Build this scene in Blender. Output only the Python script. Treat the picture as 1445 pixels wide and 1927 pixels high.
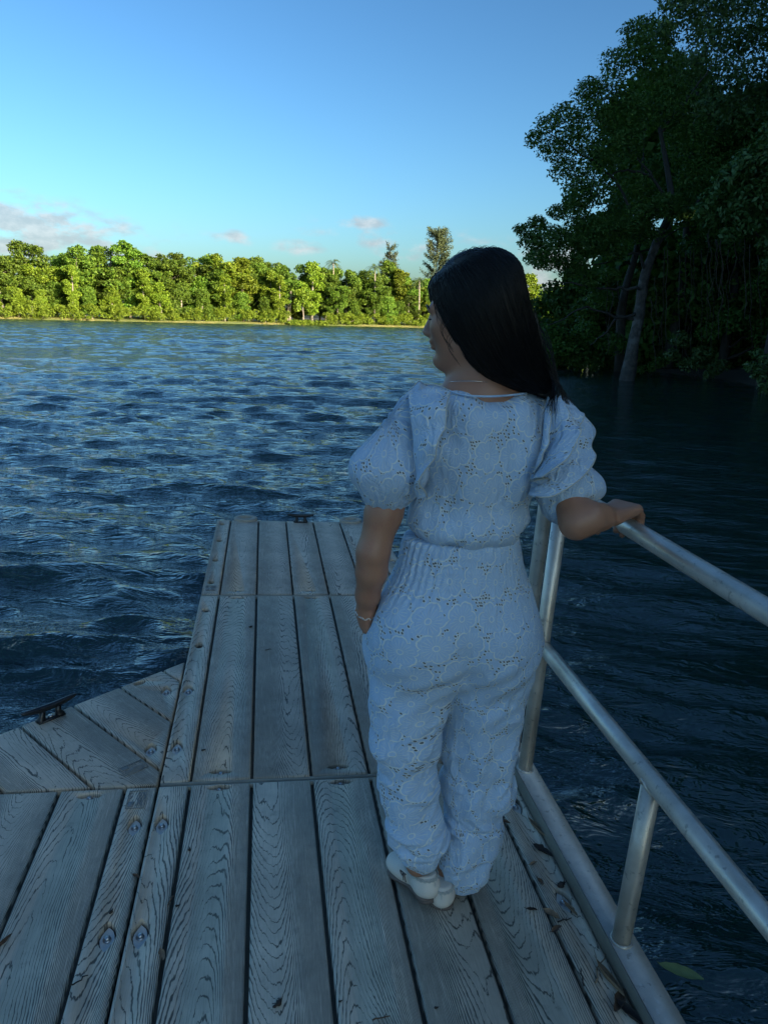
import bpy, math, random
import numpy as np
from mathutils import Matrix, Vector
from mathutils.geometry import tessellate_polygon

for _o in list(bpy.data.objects):
    bpy.data.objects.remove(_o, do_unlink=True)
S = bpy.context.scene
COL = S.collection
R = math.radians
RNG = np.random.default_rng(7)
random.seed(7)

# ------------------------------------------------------------------ camera
CAM = np.array([0.36613, -2.09976, 1.91349])
CRIGHT = np.array([0.98680, -0.15986, 0.02604])
CFWD = np.array([0.16105, 0.95132, -0.26279])
CUP = np.array([0.01724, 0.26351, 0.96450])
FPX, CX, CY = 1336.0, 722.5, 963.5
cd = bpy.data.cameras.new('camera')
cd.sensor_fit = 'VERTICAL'
cd.sensor_height = 36.0
cd.lens = 36.0 * FPX / 1927.0
cd.clip_start = 0.05
cd.clip_end = 5000
cam = bpy.data.objects.new('camera', cd)
COL.objects.link(cam)
cam.matrix_world = Matrix(((CRIGHT[0], CUP[0], -CFWD[0], CAM[0]), (CRIGHT[1], CUP[1], -CFWD[1], CAM[1]),
                           (CRIGHT[2], CUP[2], -CFWD[2], CAM[2]), (0, 0, 0, 1)))
S.camera = cam


def P(x, y, Y):
    """A surveyed point: sight line (x, y) of the photograph at the distance Y along the dock."""
    r = CRIGHT * ((x - CX) / FPX) + CFWD - CUP * ((y - CY) / FPX)
    return CAM + r * ((Y - CAM[1]) / r[1])


# ------------------------------------------------------------------ sky, sun, exposure
SUN_EL, SUN_AZ = 15.0, 140.0          # azimuth clockwise from +Y: right and a little behind the camera
w = bpy.data.worlds.new('World')
S.world = w
w.use_nodes = True


class NT:
    """Small node-graph writer."""
    def __init__(self, tree):
        self.t = tree
        self.t.nodes.clear()

    def n(self, kind, **kw):
        nd = self.t.nodes.new(kind)
        for k, v in kw.items():
            if k == 'i':
                for a, b in v.items():
                    self.put(nd.inputs[a], b)
            else:
                setattr(nd, k, v)
        return nd

    def put(self, sock, v):
        if isinstance(v, bpy.types.NodeSocket):
            self.t.links.new(v, sock)
        else:
            sock.default_value = v

    def m(self, op, a, b=None, c=None, clamp=False):
        nd = self.n('ShaderNodeMath', operation=op, use_clamp=clamp)
        self.put(nd.inputs[0], a)
        if b is not None:
            self.put(nd.inputs[1], b)
        if c is not None:
            self.put(nd.inputs[2], c)
        return nd.outputs[0]

    def v(self, op, a, b=None, s=None):
        nd = self.n('ShaderNodeVectorMath', operation=op)
        self.put(nd.inputs[0], a)
        if b is not None:
            self.put(nd.inputs[1], b)
        if s is not None:
            self.put(nd.inputs['Scale'], s)
        return nd.outputs['Value'] if op in ('LENGTH', 'DOT_PRODUCT', 'DISTANCE') else nd.outputs[0]

    def sep(self, a):
        nd = self.n('ShaderNodeSeparateXYZ')
        self.put(nd.inputs[0], a)
        return nd.outputs

    def comb(self, x, y, z=0.0):
        nd = self.n('ShaderNodeCombineXYZ')
        for i, q in enumerate((x, y, z)):
            self.put(nd.inputs[i], q)
        return nd.outputs[0]

    def noise(self, vec, scale, detail=3.0, rough=0.5, dist=0.0, color=False):
        nd = self.n('ShaderNodeTexNoise', i={'Scale': scale, 'Detail': detail, 'Roughness': rough, 'Distortion': dist})
        self.put(nd.inputs['Vector'], vec)
        return nd.outputs['Color' if color else 'Fac']

    def step(self, x, lo, hi):
        nd = self.n('ShaderNodeMapRange', interpolation_type='SMOOTHSTEP', clamp=True)
        self.put(nd.inputs['Value'], x)
        self.put(nd.inputs['From Min'], lo)
        self.put(nd.inputs['From Max'], hi)
        return nd.outputs['Result']

    def mix(self, f, a, b, mode='MIX'):
        nd = self.n('ShaderNodeMix', data_type='RGBA', blend_type=mode)
        self.put(nd.inputs['Factor'], f)
        self.put(nd.inputs['A'], a)
        self.put(nd.inputs['B'], b)
        return nd.outputs['Result']

    def bump(self, h, strength=0.5, dist=0.01, normal=None):
        nd = self.n('ShaderNodeBump', i={'Strength': strength, 'Distance': dist})
        self.put(nd.inputs['Height'], h)
        if normal is not None:
            self.put(nd.inputs['Normal'], normal)
        return nd.outputs[0]


def rgb(r, g, b):
    return (r, g, b, 1.0)


g = NT(w.node_tree)
sky = g.n('ShaderNodeTexSky')
sky.sky_type = 'NISHITA'
sky.sun_disc = False
sky.sun_elevation = R(SUN_EL)
sky.sun_rotation = R(SUN_AZ)
sky.altitude = 0
sky.air_density = 1.0
sky.dust_density = 2.0
sky.ozone_density = 2.0
tc = g.n('ShaderNodeTexCoord').outputs['Generated']
sx, sy, sz = g.sep(tc)
az = g.m('DIVIDE', g.m('ARCTAN2', sx, sy), math.pi / 180)
el = g.m('DIVIDE', g.m('ARCSINE', sz), math.pi / 180)
cn = g.noise(g.comb(g.m('MULTIPLY', az, 0.42), g.m('MULTIPLY', el, 0.95), 3.1), 1.0, 6.0, 0.55)
cn2 = g.noise(g.comb(g.m('MULTIPLY', az, 0.10), g.m('MULTIPLY', el, 0.25), 8.2), 1.0, 2.0, 0.5)


def bank(az0, el0, wa, we):
    a = g.m('DIVIDE', g.m('SUBTRACT', az, az0), wa)
    e = g.m('DIVIDE', g.m('SUBTRACT', el, el0), we)
    d = g.m('ADD', g.m('MULTIPLY', a, a), g.m('MULTIPLY', e, e))
    return g.m('EXPONENT', g.m('MULTIPLY', d, -1.0))


# low banks of cumulus along the horizon: one to the left, three small puffs, the rest round the compass
cov = g.m('MULTIPLY', bank(-21, 5.0, 9.0, 1.7), 2.0)
for q in (bank(-2.2, 5.5, 1.3, 0.5), bank(7.3, 6.9, 1.7, 0.5), bank(2.6, 5.0, 1.6, 0.5), bank(-11.0, 4.3, 2.5, 0.8), bank(12, 5.2, 1.8, 0.5)):
    cov = g.m('MAXIMUM', cov, g.m('MULTIPLY', q, 0.60))
low = g.m('MULTIPLY', bank(0, 3.4, 1000.0, 2.6), g.step(cn2, 0.44, 0.62))
cov = g.m('MAXIMUM', cov, g.m('MULTIPLY', low, 0.62))
dens = g.step(g.m('MULTIPLY', g.m('POWER', cov, 0.5), g.m('ADD', 0.62, g.m('MULTIPLY', g.m('SUBTRACT', cn, 0.5), 2.6))), 0.18, 0.72)
cn3 = g.noise(g.comb(g.m('MULTIPLY', az, 0.6), g.m('MULTIPLY', g.m('SUBTRACT', el, 0.5), 1.1), 3.1), 1.0, 5.0, 0.6)
ccol = g.mix(g.step(cn3, 0.35, 0.68), rgb(4.0, 4.4, 4.8), rgb(6.0, 6.2, 6.4))
gam = g.n('ShaderNodeGamma', i={'Color': sky.outputs[0], 'Gamma': 1.46}).outputs[0]
hz = g.m('EXPONENT', g.m('MULTIPLY', g.m('MAXIMUM', el, 0.0), -0.16))
tint = g.mix(1.0, gam, g.mix(hz, rgb(0.66, 0.93, 1.00), rgb(0.66, 0.78, 0.95)), 'MULTIPLY')
skyc = g.mix(g.m('MULTIPLY', dens, 0.75), tint, ccol)
bg = g.n('ShaderNodeBackground', i={'Color': skyc, 'Strength': 0.06})
wo = g.n('ShaderNodeOutputWorld')
g.t.links.new(bg.outputs[0], wo.inputs[0])

sl = bpy.data.lights.new('sun', 'SUN')
sl.energy = 5.0
sl.angle = R(0.5)
sl.color = (1.0, 0.89, 0.66)
sun = bpy.data.objects.new('sun', sl)
COL.objects.link(sun)
sdir = Vector((math.sin(R(SUN_AZ)) * math.cos(R(SUN_EL)), math.cos(R(SUN_AZ)) * math.cos(R(SUN_EL)), math.sin(R(SUN_EL))))
sun.rotation_euler = sdir.to_track_quat('Z', 'Y').to_euler()
sun.location = (30, -20, 40)

vs = S.view_settings
vs.view_transform = 'Standard'
vs.look = 'None'
vs.exposure = 1.08
vs.gamma = 1.0
vs.use_curve_mapping = False
S.cycles.max_bounces = 5
S.cycles.diffuse_bounces = 2
S.cycles.glossy_bounces = 3
S.cycles.transmission_bounces = 3
S.cycles.use_denoising = True

# ------------------------------------------------------------------ helpers
def tag(o, label=None, cat=None, group=None, kind=None):
    if label: o['label'] = label
    if cat: o['category'] = cat
    if group: o['group'] = group
    if kind: o['kind'] = kind
    return o


def empty(name, loc=(0, 0, 0), mat=None):
    o = bpy.data.objects.new(name, None)
    o.empty_display_size = 0.1
    COL.objects.link(o)
    if mat is not None:
        o.matrix_world = mat
    else:
        o.location = loc
    return o


def mesh_data(name, V, F, smooth=False, uv=None):
    """F: array (n,3|4) or a list of such arrays / lists of indices."""
    me = bpy.data.meshes.new(name)
    V = np.asarray(V, np.float32)
    if isinstance(F, np.ndarray):
        F = [F]
    loops, starts, tot = [], [], 0
    if len(F) and isinstance(F[0], np.ndarray) and F[0].ndim == 2:
        for A in F:
            n, k = A.shape
            loops.append(A.ravel().astype(np.int32))
            starts.append(tot + np.arange(n, dtype=np.int32) * k)
            tot += n * k
        loops = np.concatenate(loops)
        starts = np.concatenate(starts)
    else:
        st = []
        lp = []
        for f in F:
            st.append(len(lp))
            lp.extend(f)
        loops = np.array(lp, np.int32)
        starts = np.array(st, np.int32)
    me.vertices.add(len(V))
    me.vertices.foreach_set('co', V.ravel())
    me.loops.add(len(loops))
    me.loops.foreach_set('vertex_index', loops)
    me.polygons.add(len(starts))
    me.polygons.foreach_set('loop_start', starts)
    if uv is not None:
        l = me.uv_layers.new(name='UVMap')
        l.data.foreach_set('uv', np.asarray(uv, np.float32)[loops].ravel())
    me.update(calc_edges=True)
    if smooth:
        me.polygons.foreach_set('use_smooth', np.ones(len(starts), bool))
    me.validate()
    return me


def obj(name, me, mat, parent=None):
    o = bpy.data.objects.new(name, me)
    COL.objects.link(o)
    if mat is not None:
        me.materials.clear()
        me.materials.append(mat)
    o.parent = parent
    return o


class MB:
    """Collects pieces of one mesh."""
    def __init__(self):
        self.V = []
        self.F = []
        self.n = 0

    def add(self, V, F):
        V = np.asarray(V, float)
        for f in F:
            self.F.append([i + self.n for i in f])
        self.V.append(V)
        self.n += len(V)
        return self

    def box(self, lo, hi, M=None):
        x0, y0, z0 = lo
        x1, y1, z1 = hi
        V = np.array([(x, y, z) for z in (z0, z1) for y in (y0, y1) for x in (x0, x1)], float)
        if M is not None:
            V = V @ np.array(M.to_3x3()).T + np.array(M.translation)
        return self.add(V, [(0, 2, 3, 1), (4, 5, 7, 6), (0, 1, 5, 4), (2, 6, 7, 3), (0, 4, 6, 2), (1, 3, 7, 5)])

    def tube(self, pts, rad, seg=8, cap=True):
        V, F = tube(pts, rad, seg, cap)
        return self.add(V, F)

    def build(self, name, mat, parent=None, smooth=False, uv=None):
        return obj(name, mesh_data(name, np.concatenate(self.V), self.F, smooth, uv), mat, parent)


def tube(pts, rad, seg=8, cap=True):
    pts = np.asarray(pts, float)
    n = len(pts)
    rad = np.full(n, rad, float) if np.isscalar(rad) else np.asarray(rad, float)
    T = np.gradient(pts, axis=0)
    T /= np.linalg.norm(T, axis=1)[:, None] + 1e-12
    up = np.array([0, 0, 1.0]) if abs(T[0][2]) < 0.9 else np.array([1.0, 0, 0])
    N = np.cross(T[0], up)
    N /= np.linalg.norm(N)
    V = []
    a = np.arange(seg) * 2 * math.pi / seg
    for i in range(n):
        N = N - T[i] * (N @ T[i])
        N /= np.linalg.norm(N) + 1e-12
        B = np.cross(T[i], N)
        V.append(pts[i] + rad[i] * (np.cos(a)[:, None] * N + np.sin(a)[:, None] * B))
    V = np.concatenate(V)
    F = []
    for i in range(n - 1):
        for j in range(seg):
            k = (j + 1) % seg
            F.append((i * seg + j, i * seg + k, (i + 1) * seg + k, (i + 1) * seg + j))
    if cap:
        F.append(tuple(range(seg))[::-1])
        F.append(tuple((n - 1) * seg + j for j in range(seg)))
    return V, F


def spline(pts, n):
    """Catmull-Rom through pts, n samples."""
    p = np.asarray(pts, float)
    p = np.vstack([2 * p[0] - p[1], p, 2 * p[-1] - p[-2]])
    t = np.linspace(0, len(p) - 3 - 1e-9, n)
    i = t.astype(int)
    u = (t - i)[:, None]
    a, b, c, d = p[i], p[i + 1], p[i + 2], p[i + 3]
    return 0.5 * (2 * b + (c - a) * u + (2 * a - 5 * b + 4 * c - d) * u * u + (3 * b - a - 3 * c + d) * u ** 3)


def vnoise(p, seed=0):
    """Vectorised 3-D value noise in -1..1."""
    p = np.asarray(p, np.float64)
    i = np.floor(p).astype(np.int64)
    f = p - i
    f = f * f * (3 - 2 * f)

    def hsh(a, b, c):
        h = (a * 374761393 + b * 668265263 + c * 2147483647 + seed * 1274126177) & 0xffffffff
        h = ((h ^ (h >> 13)) * 1274126177) & 0xffffffff
        return ((h ^ (h >> 16)) & 0xffff) / 32767.5 - 1
    out = 0
    for dx in (0, 1):
        for dy in (0, 1):
            for dz in (0, 1):
                wt = (f[:, 0] if dx else 1 - f[:, 0]) * (f[:, 1] if dy else 1 - f[:, 1]) * (f[:, 2] if dz else 1 - f[:, 2])
                out = out + wt * hsh(i[:, 0] + dx, i[:, 1] + dy, i[:, 2] + dz)
    return out


class Sdf:
    """Implicit solid on a grid, turned into one continuous surface (surface nets)."""
    def __init__(self, lo, hi, h):
        self.lo = np.array(lo, float)
        self.h = h
        self.n = np.ceil((np.array(hi) - self.lo) / h).astype(int) + 1
        self.ax = [self.lo[k] + h * np.arange(self.n[k]) for k in range(3)]
        self.F = np.full(self.n, 0.5, np.float32)

    def _slice(self, lo, hi):
        a = np.maximum(np.floor((np.array(lo) - self.lo) / self.h).astype(int), 0)
        b = np.minimum(np.ceil((np.array(hi) - self.lo) / self.h).astype(int) + 1, self.n)
        if np.any(b <= a):
            return None, None
        sl = tuple(slice(a[k], b[k]) for k in range(3))
        q = [self.ax[k][a[k]:b[k]] for k in range(3)]
        return sl, (q[0][:, None, None], q[1][None, :, None], q[2][None, None, :])

    def put(self, sl, d, k, sub=False):
        a = self.F[sl]
        d = d.astype(np.float32)
        if sub:
            hh = np.maximum(k - np.abs(a + d), 0) / k
            self.F[sl] = np.maximum(a, -d) + hh * hh * k * 0.25
        else:
            hh = np.maximum(k - np.abs(a - d), 0) / k
            self.F[sl] = np.minimum(a, d) - hh * hh * k * 0.25

    def ell(self, c, r, k=0.02, M=None, sub=False):
        c = np.array(c, float)
        r = np.array(r, float)
        m = r.max() + k + 3 * self.h
        sl, g3 = self._slice(c - m, c + m)
        if sl is None: return self
        x, y, z = (g3[i] - c[i] for i in range(3))
        if M is not None:
            M = np.asarray(M)      # rows: local axes
            x, y, z = (M[i][0] * x + M[i][1] * y + M[i][2] * z for i in range(3))
        k0 = np.sqrt((x / r[0]) ** 2 + (y / r[1]) ** 2 + (z / r[2]) ** 2)
        k1 = np.sqrt((x / r[0] ** 2) ** 2 + (y / r[1] ** 2) ** 2 + (z / r[2] ** 2) ** 2) + 1e-9
        self.put(sl, k0 * (k0 - 1) / k1, k, sub)
        return self

    def cone(self, a, b, ra, rb, k=0.02, sy=1.0, sub=False):
        a = np.array(a, float)
        b = np.array(b, float)
        m = max(ra, rb) * max(1, sy) + k + 3 * self.h
        sl, g3 = self._slice(np.minimum(a, b) - m, np.maximum(a, b) + m)
        if sl is None: return self
        d = b - a
        ab = d.copy()
        ab[1] /= sy
        x, y, z = g3[0] - a[0], (g3[1] - a[1]) / sy, g3[2] - a[2]
        L2 = ab @ ab
        t = np.clip((x * ab[0] + y * ab[1] + z * ab[2]) / L2, 0, 1)
        dist = np.sqrt((x - t * ab[0]) ** 2 + (y - t * ab[1]) ** 2 + (z - t * ab[2]) ** 2) - (ra + (rb - ra) * t)
        self.put(sl, dist * min(1, sy), k, sub)
        return self

    def chain(self, pts, rad, k=0.02, sy=1.0):
        for i in range(len(pts) - 1):
            self.cone(pts[i], pts[i + 1], rad[i], rad[i + 1], k, sy)
        return self

    def cut(self, p, nrm, k=0.006):
        """Remove everything on the side nrm points to."""
        p = np.array(p, float)
        nrm = np.array(nrm, float)
        nrm /= np.linalg.norm(nrm)
        d = (self.ax[0] - p[0])[:, None, None] * nrm[0] + (self.ax[1] - p[1])[None, :, None] * nrm[1] + (self.ax[2] - p[2])[None, None, :] * nrm[2]
        d = d.astype(np.float32)
        hh = np.maximum(k - np.abs(self.F - d), 0) / k
        self.F = np.maximum(self.F, d) + hh * hh * k * 0.25
        return self

    def mesh(self):
        F = self.F
        n = self.n
        s = F < 0
        sh = tuple(n - 1)
        cnt = np.zeros(sh, np.int8)
        for dx in (0, 1):
            for dy in (0, 1):
                for dz in (0, 1):
                    cnt += s[dx:dx + sh[0], dy:dy + sh[1], dz:dz + sh[2]]
        act = np.argwhere((cnt > 0) & (cnt < 8))
        idx = np.full(sh, -1, np.int32)
        idx[tuple(act.T)] = np.arange(len(act))
        acc = np.zeros((len(act), 3))
        num = np.zeros(len(act))
        cor = [(a, b, c) for a in (0, 1) for b in (0, 1) for c in (0, 1)]
        for p in cor:
            for axis in range(3):
                if p[axis]:
                    continue
                q = list(p)
                q[axis] = 1
                A = F[act[:, 0] + p[0], act[:, 1] + p[1], act[:, 2] + p[2]]
                B = F[act[:, 0] + q[0], act[:, 1] + q[1], act[:, 2] + q[2]]
                cr = (A < 0) != (B < 0)
                t = np.where(cr, A / np.where(np.abs(A - B) < 1e-12, 1, A - B), 0)
                pos = np.array(p, float)[None, :].repeat(len(act), 0)
                pos[:, axis] += t
                acc += pos * cr[:, None]
                num += cr
        V = self.lo + (act + acc / num[:, None]) * self.h
        Q = []
        for axis in range(3):
            b, c = (axis + 1) % 3, (axis + 2) % 3
            sa = [slice(None)] * 3
            sb = [slice(None)] * 3
            sa[axis] = slice(0, -1)
            sb[axis] = slice(1, None)
            ch = s[tuple(sa)] != s[tuple(sb)]
            e = np.argwhere(ch)
            e = e[(e[:, b] > 0) & (e[:, c] > 0) & (e[:, b] < n[b] - 1) & (e[:, c] < n[c] - 1)]
            ins = s[tuple(e.T)]
            quad = []
            for db, dc in ((-1, -1), (0, -1), (0, 0), (-1, 0)):
                q = e.copy()
                q[:, b] += db
                q[:, c] += dc
                quad.append(idx[tuple(q.T)])
            quad = np.stack(quad, 1)
            quad = np.where(ins[:, None], quad, quad[:, ::-1])
            Q.append(quad)
        return V, np.concatenate(Q).astype(np.int32)


def relax(V, Q, it=2, lam=0.5):
    e = np.concatenate([Q[:, [0, 1]], Q[:, [1, 2]], Q[:, [2, 3]], Q[:, [3, 0]]])
    e = np.concatenate([e, e[:, ::-1]])
    deg = np.bincount(e[:, 0], minlength=len(V)).astype(float)
    for _ in range(it):
        s = np.stack([np.bincount(e[:, 0], V[e[:, 1], k], len(V)) for k in range(3)], 1)
        V = V + lam * (s / np.maximum(deg, 1)[:, None] - V)
    return V


def vnormals(V, Q):
    nn = np.cross(V[Q[:, 2]] - V[Q[:, 0]], V[Q[:, 3]] - V[Q[:, 1]])
    N = np.zeros_like(V)
    for k in range(4):
        for c in range(3):
            N[:, c] += np.bincount(Q[:, k], nn[:, c], len(V))
    return N / (np.linalg.norm(N, axis=1)[:, None] + 1e-12)


def sstep(x, a, b):
    t = np.clip((x - a) / (b - a), 0, 1)
    return t * t * (3 - 2 * t)


# ------------------------------------------------------------------ materials
def material(name):
    m = bpy.data.materials.new(name)
    m.use_nodes = True
    g = NT(m.node_tree)
    out = g.n('ShaderNodeOutputMaterial')
    return m, g, out


def principled(g, out, **kw):
    b = g.n('ShaderNodeBsdfPrincipled')
    for k, v in kw.items():
        g.put(b.inputs[k.replace('_', ' ')], v)
    g.t.links.new(b.outputs[0], out.inputs['Surface'])
    return b


def simple(name, col, rough=0.6, metal=0.0, var=0.15, scale=20.0, bump=0.0, spec=0.5):
    m, g, out = material(name)
    co = g.n('ShaderNodeTexCoord').outputs['Object']
    nz = g.noise(co, scale, 4.0)
    c = g.mix(nz, rgb(*[q * (1 - var) for q in col]), rgb(*[min(1, q * (1 + var)) for q in col]))
    kw = dict(Base_Color=c, Roughness=rough, Metallic=metal)
    b = principled(g, out, **kw)
    b.inputs['Specular IOR Level'].default_value = spec
    if bump:
        g.put(b.inputs['Normal'], g.bump(g.noise(co, scale * 3, 4.0), bump, 0.004))
    return m


def leaf_mat(name, dark, light, trans=0.35, rough=0.5, objvar=0.25, spec=0.3):
    m, g, out = material(name)
    isl = g.n('ShaderNodeNewGeometry').outputs['Random Per Island']
    rnd = g.n('ShaderNodeObjectInfo').outputs['Random']
    c = g.mix(isl, rgb(*dark), rgb(*light))
    hs = g.n('ShaderNodeHueSaturation', i={'Color': c, 'Saturation': 1.0})
    g.put(hs.inputs['Hue'], g.m('ADD', 0.485, g.m('MULTIPLY', rnd, 0.03)))
    g.put(hs.inputs['Value'], g.m('ADD', 1 - objvar, g.m('MULTIPLY', rnd, 2 * objvar)))
    c = hs.outputs[0]
    b = g.n('ShaderNodeBsdfPrincipled', i={'Base Color': c, 'Roughness': rough, 'Specular IOR Level': spec})
    t = g.n('ShaderNodeBsdfTranslucent', i={'Color': g.mix(1.0, c, rgb(1.1, 1.15, 0.6), 'MULTIPLY')})
    mx = g.n('ShaderNodeMixShader', i={0: trans, 1: b.outputs[0], 2: t.outputs[0]})
    g.t.links.new(mx.outputs[0], out.inputs['Surface'])
    return m


M = {}
M['leaf_far'] = leaf_mat('far_leaf', (0.06, 0.125, 0.012), (0.19, 0.27, 0.03), 0.30, 0.6, 0.42)
M['leaf_far_yellow'] = leaf_mat('far_leaf_yellow', (0.11, 0.175, 0.012), (0.27, 0.33, 0.03), 0.30, 0.6, 0.28)
M['leaf_needle'] = leaf_mat('needle_leaf', (0.06, 0.075, 0.035), (0.13, 0.14, 0.06), 0.2, 0.7, 0.1)
M['leaf_palm'] = leaf_mat('palm_leaf', (0.07, 0.10, 0.025), (0.15, 0.18, 0.05), 0.25, 0.5, 0.2)
M['leaf_dark'] = leaf_mat('mangrove_leaf', (0.048, 0.110, 0.018), (0.115, 0.205, 0.042), 0.30, 0.5, 0.2, 0.22)
M['leaf_gloss'] = leaf_mat('glossy_leaf', (0.060, 0.118, 0.028), (0.13, 0.21, 0.065), 0.25, 0.42, 0.15, 0.35)
M['bark'] = simple('bark', (0.05, 0.042, 0.034), 0.9, 0, 0.45, 6.0, 0.6)
M['bark_pale'] = simple('pale_bark', (0.30, 0.25, 0.20), 0.9, 0, 0.35, 5.0, 0.5)
M['root'] = simple('hanging_root', (0.075, 0.058, 0.042), 0.9, 0, 0.3, 8.0)
M['bank'] = simple('bank_soil', (0.045, 0.035, 0.022), 0.95, 0, 0.5, 2.0, 0.5)
M['farbank'] = simple('far_bank_grass', (0.17, 0.19, 0.05), 0.9, 0, 0.4, 0.8, 0.5)


def m_bark_lichen():
    m, g, out = material('lichen_bark')
    co = g.n('ShaderNodeTexCoord').outputs['Object']
    z = g.sep(co)[2]
    n1 = g.noise(co, 5.0, 6.0, 0.65)
    n2 = g.noise(co, 1.7, 3.0)
    c = g.mix(g.step(n1, 0.35, 0.65), rgb(0.04, 0.034, 0.028), rgb(0.10, 0.085, 0.07))
    c = g.mix(g.m('MULTIPLY', g.step(n2, 0.50, 0.60), g.step(z, 5.4, 4.4)), c, rgb(0.15, 0.14, 0.125))
    c = g.mix(g.step(z, 4.2, 5.6), c, rgb(0.045, 0.04, 0.033))
    wet = g.step(g.m('ADD', z, g.m('MULTIPLY', n1, 0.3)), 0.62, 0.5)
    c = g.mix(g.m('MULTIPLY', wet, 0.65), c, rgb(0.055, 0.05, 0.045))
    b = principled(g, out, Base_Color=c, Roughness=0.85)
    g.put(b.inputs['Normal'], g.bump(g.noise(co, 14.0, 5.0, 0.6), 0.9, 0.03))
    return m


M['bark_lichen'] = m_bark_lichen()


def m_water():
    m, g, out = material('water')
    co = g.n('ShaderNodeTexCoord').outputs['Object']
    x, y, z = g.sep(co)
    st = g.comb(g.m('ADD', g.m('MULTIPLY', x, 0.36), g.m('MULTIPLY', y, -0.10)), g.m('ADD', y, g.m('MULTIPLY', x, 0.28)), 0.0)
    n1 = g.noise(st, 2.6, 3.0, 0.55)
    n2 = g.noise(st, 9.0, 4.0, 0.6, 0.6)
    n3 = g.noise(st, 34.0, 2.0, 0.5, 0.4)
    shel = g.step(g.m('SUBTRACT', x, g.m('MULTIPLY', y, 0.22)), 0.6, 3.2)
    damp = g.m('SUBTRACT', 1.0, g.m('MULTIPLY', shel, 0.62))
    h = g.m('ADD', g.m('ADD', g.m('MULTIPLY', n1, 0.075), g.m('MULTIPLY', n2, 0.060)), g.m('MULTIPLY', n3, 0.009))
    h = g.m('MULTIPLY', h, damp)
    n0 = g.noise(st, 0.62, 4.0, 0.55)
    h = g.m('ADD', h, g.m('MULTIPLY', g.m('MULTIPLY', n0, 0.30), g.step(g.v('LENGTH', co), 12.0, 55.0)))
    deep = g.noise(co, 0.25, 2.0)
    c = g.mix(deep, rgb(0.006, 0.027, 0.023), rgb(0.009, 0.037, 0.033))
    b = principled(g, out, Base_Color=c, Roughness=0.04, IOR=1.75)
    g.put(b.inputs['Normal'], g.bump(h, 1.0, 1.0))
    return m


M['water'] = m_water()


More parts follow.
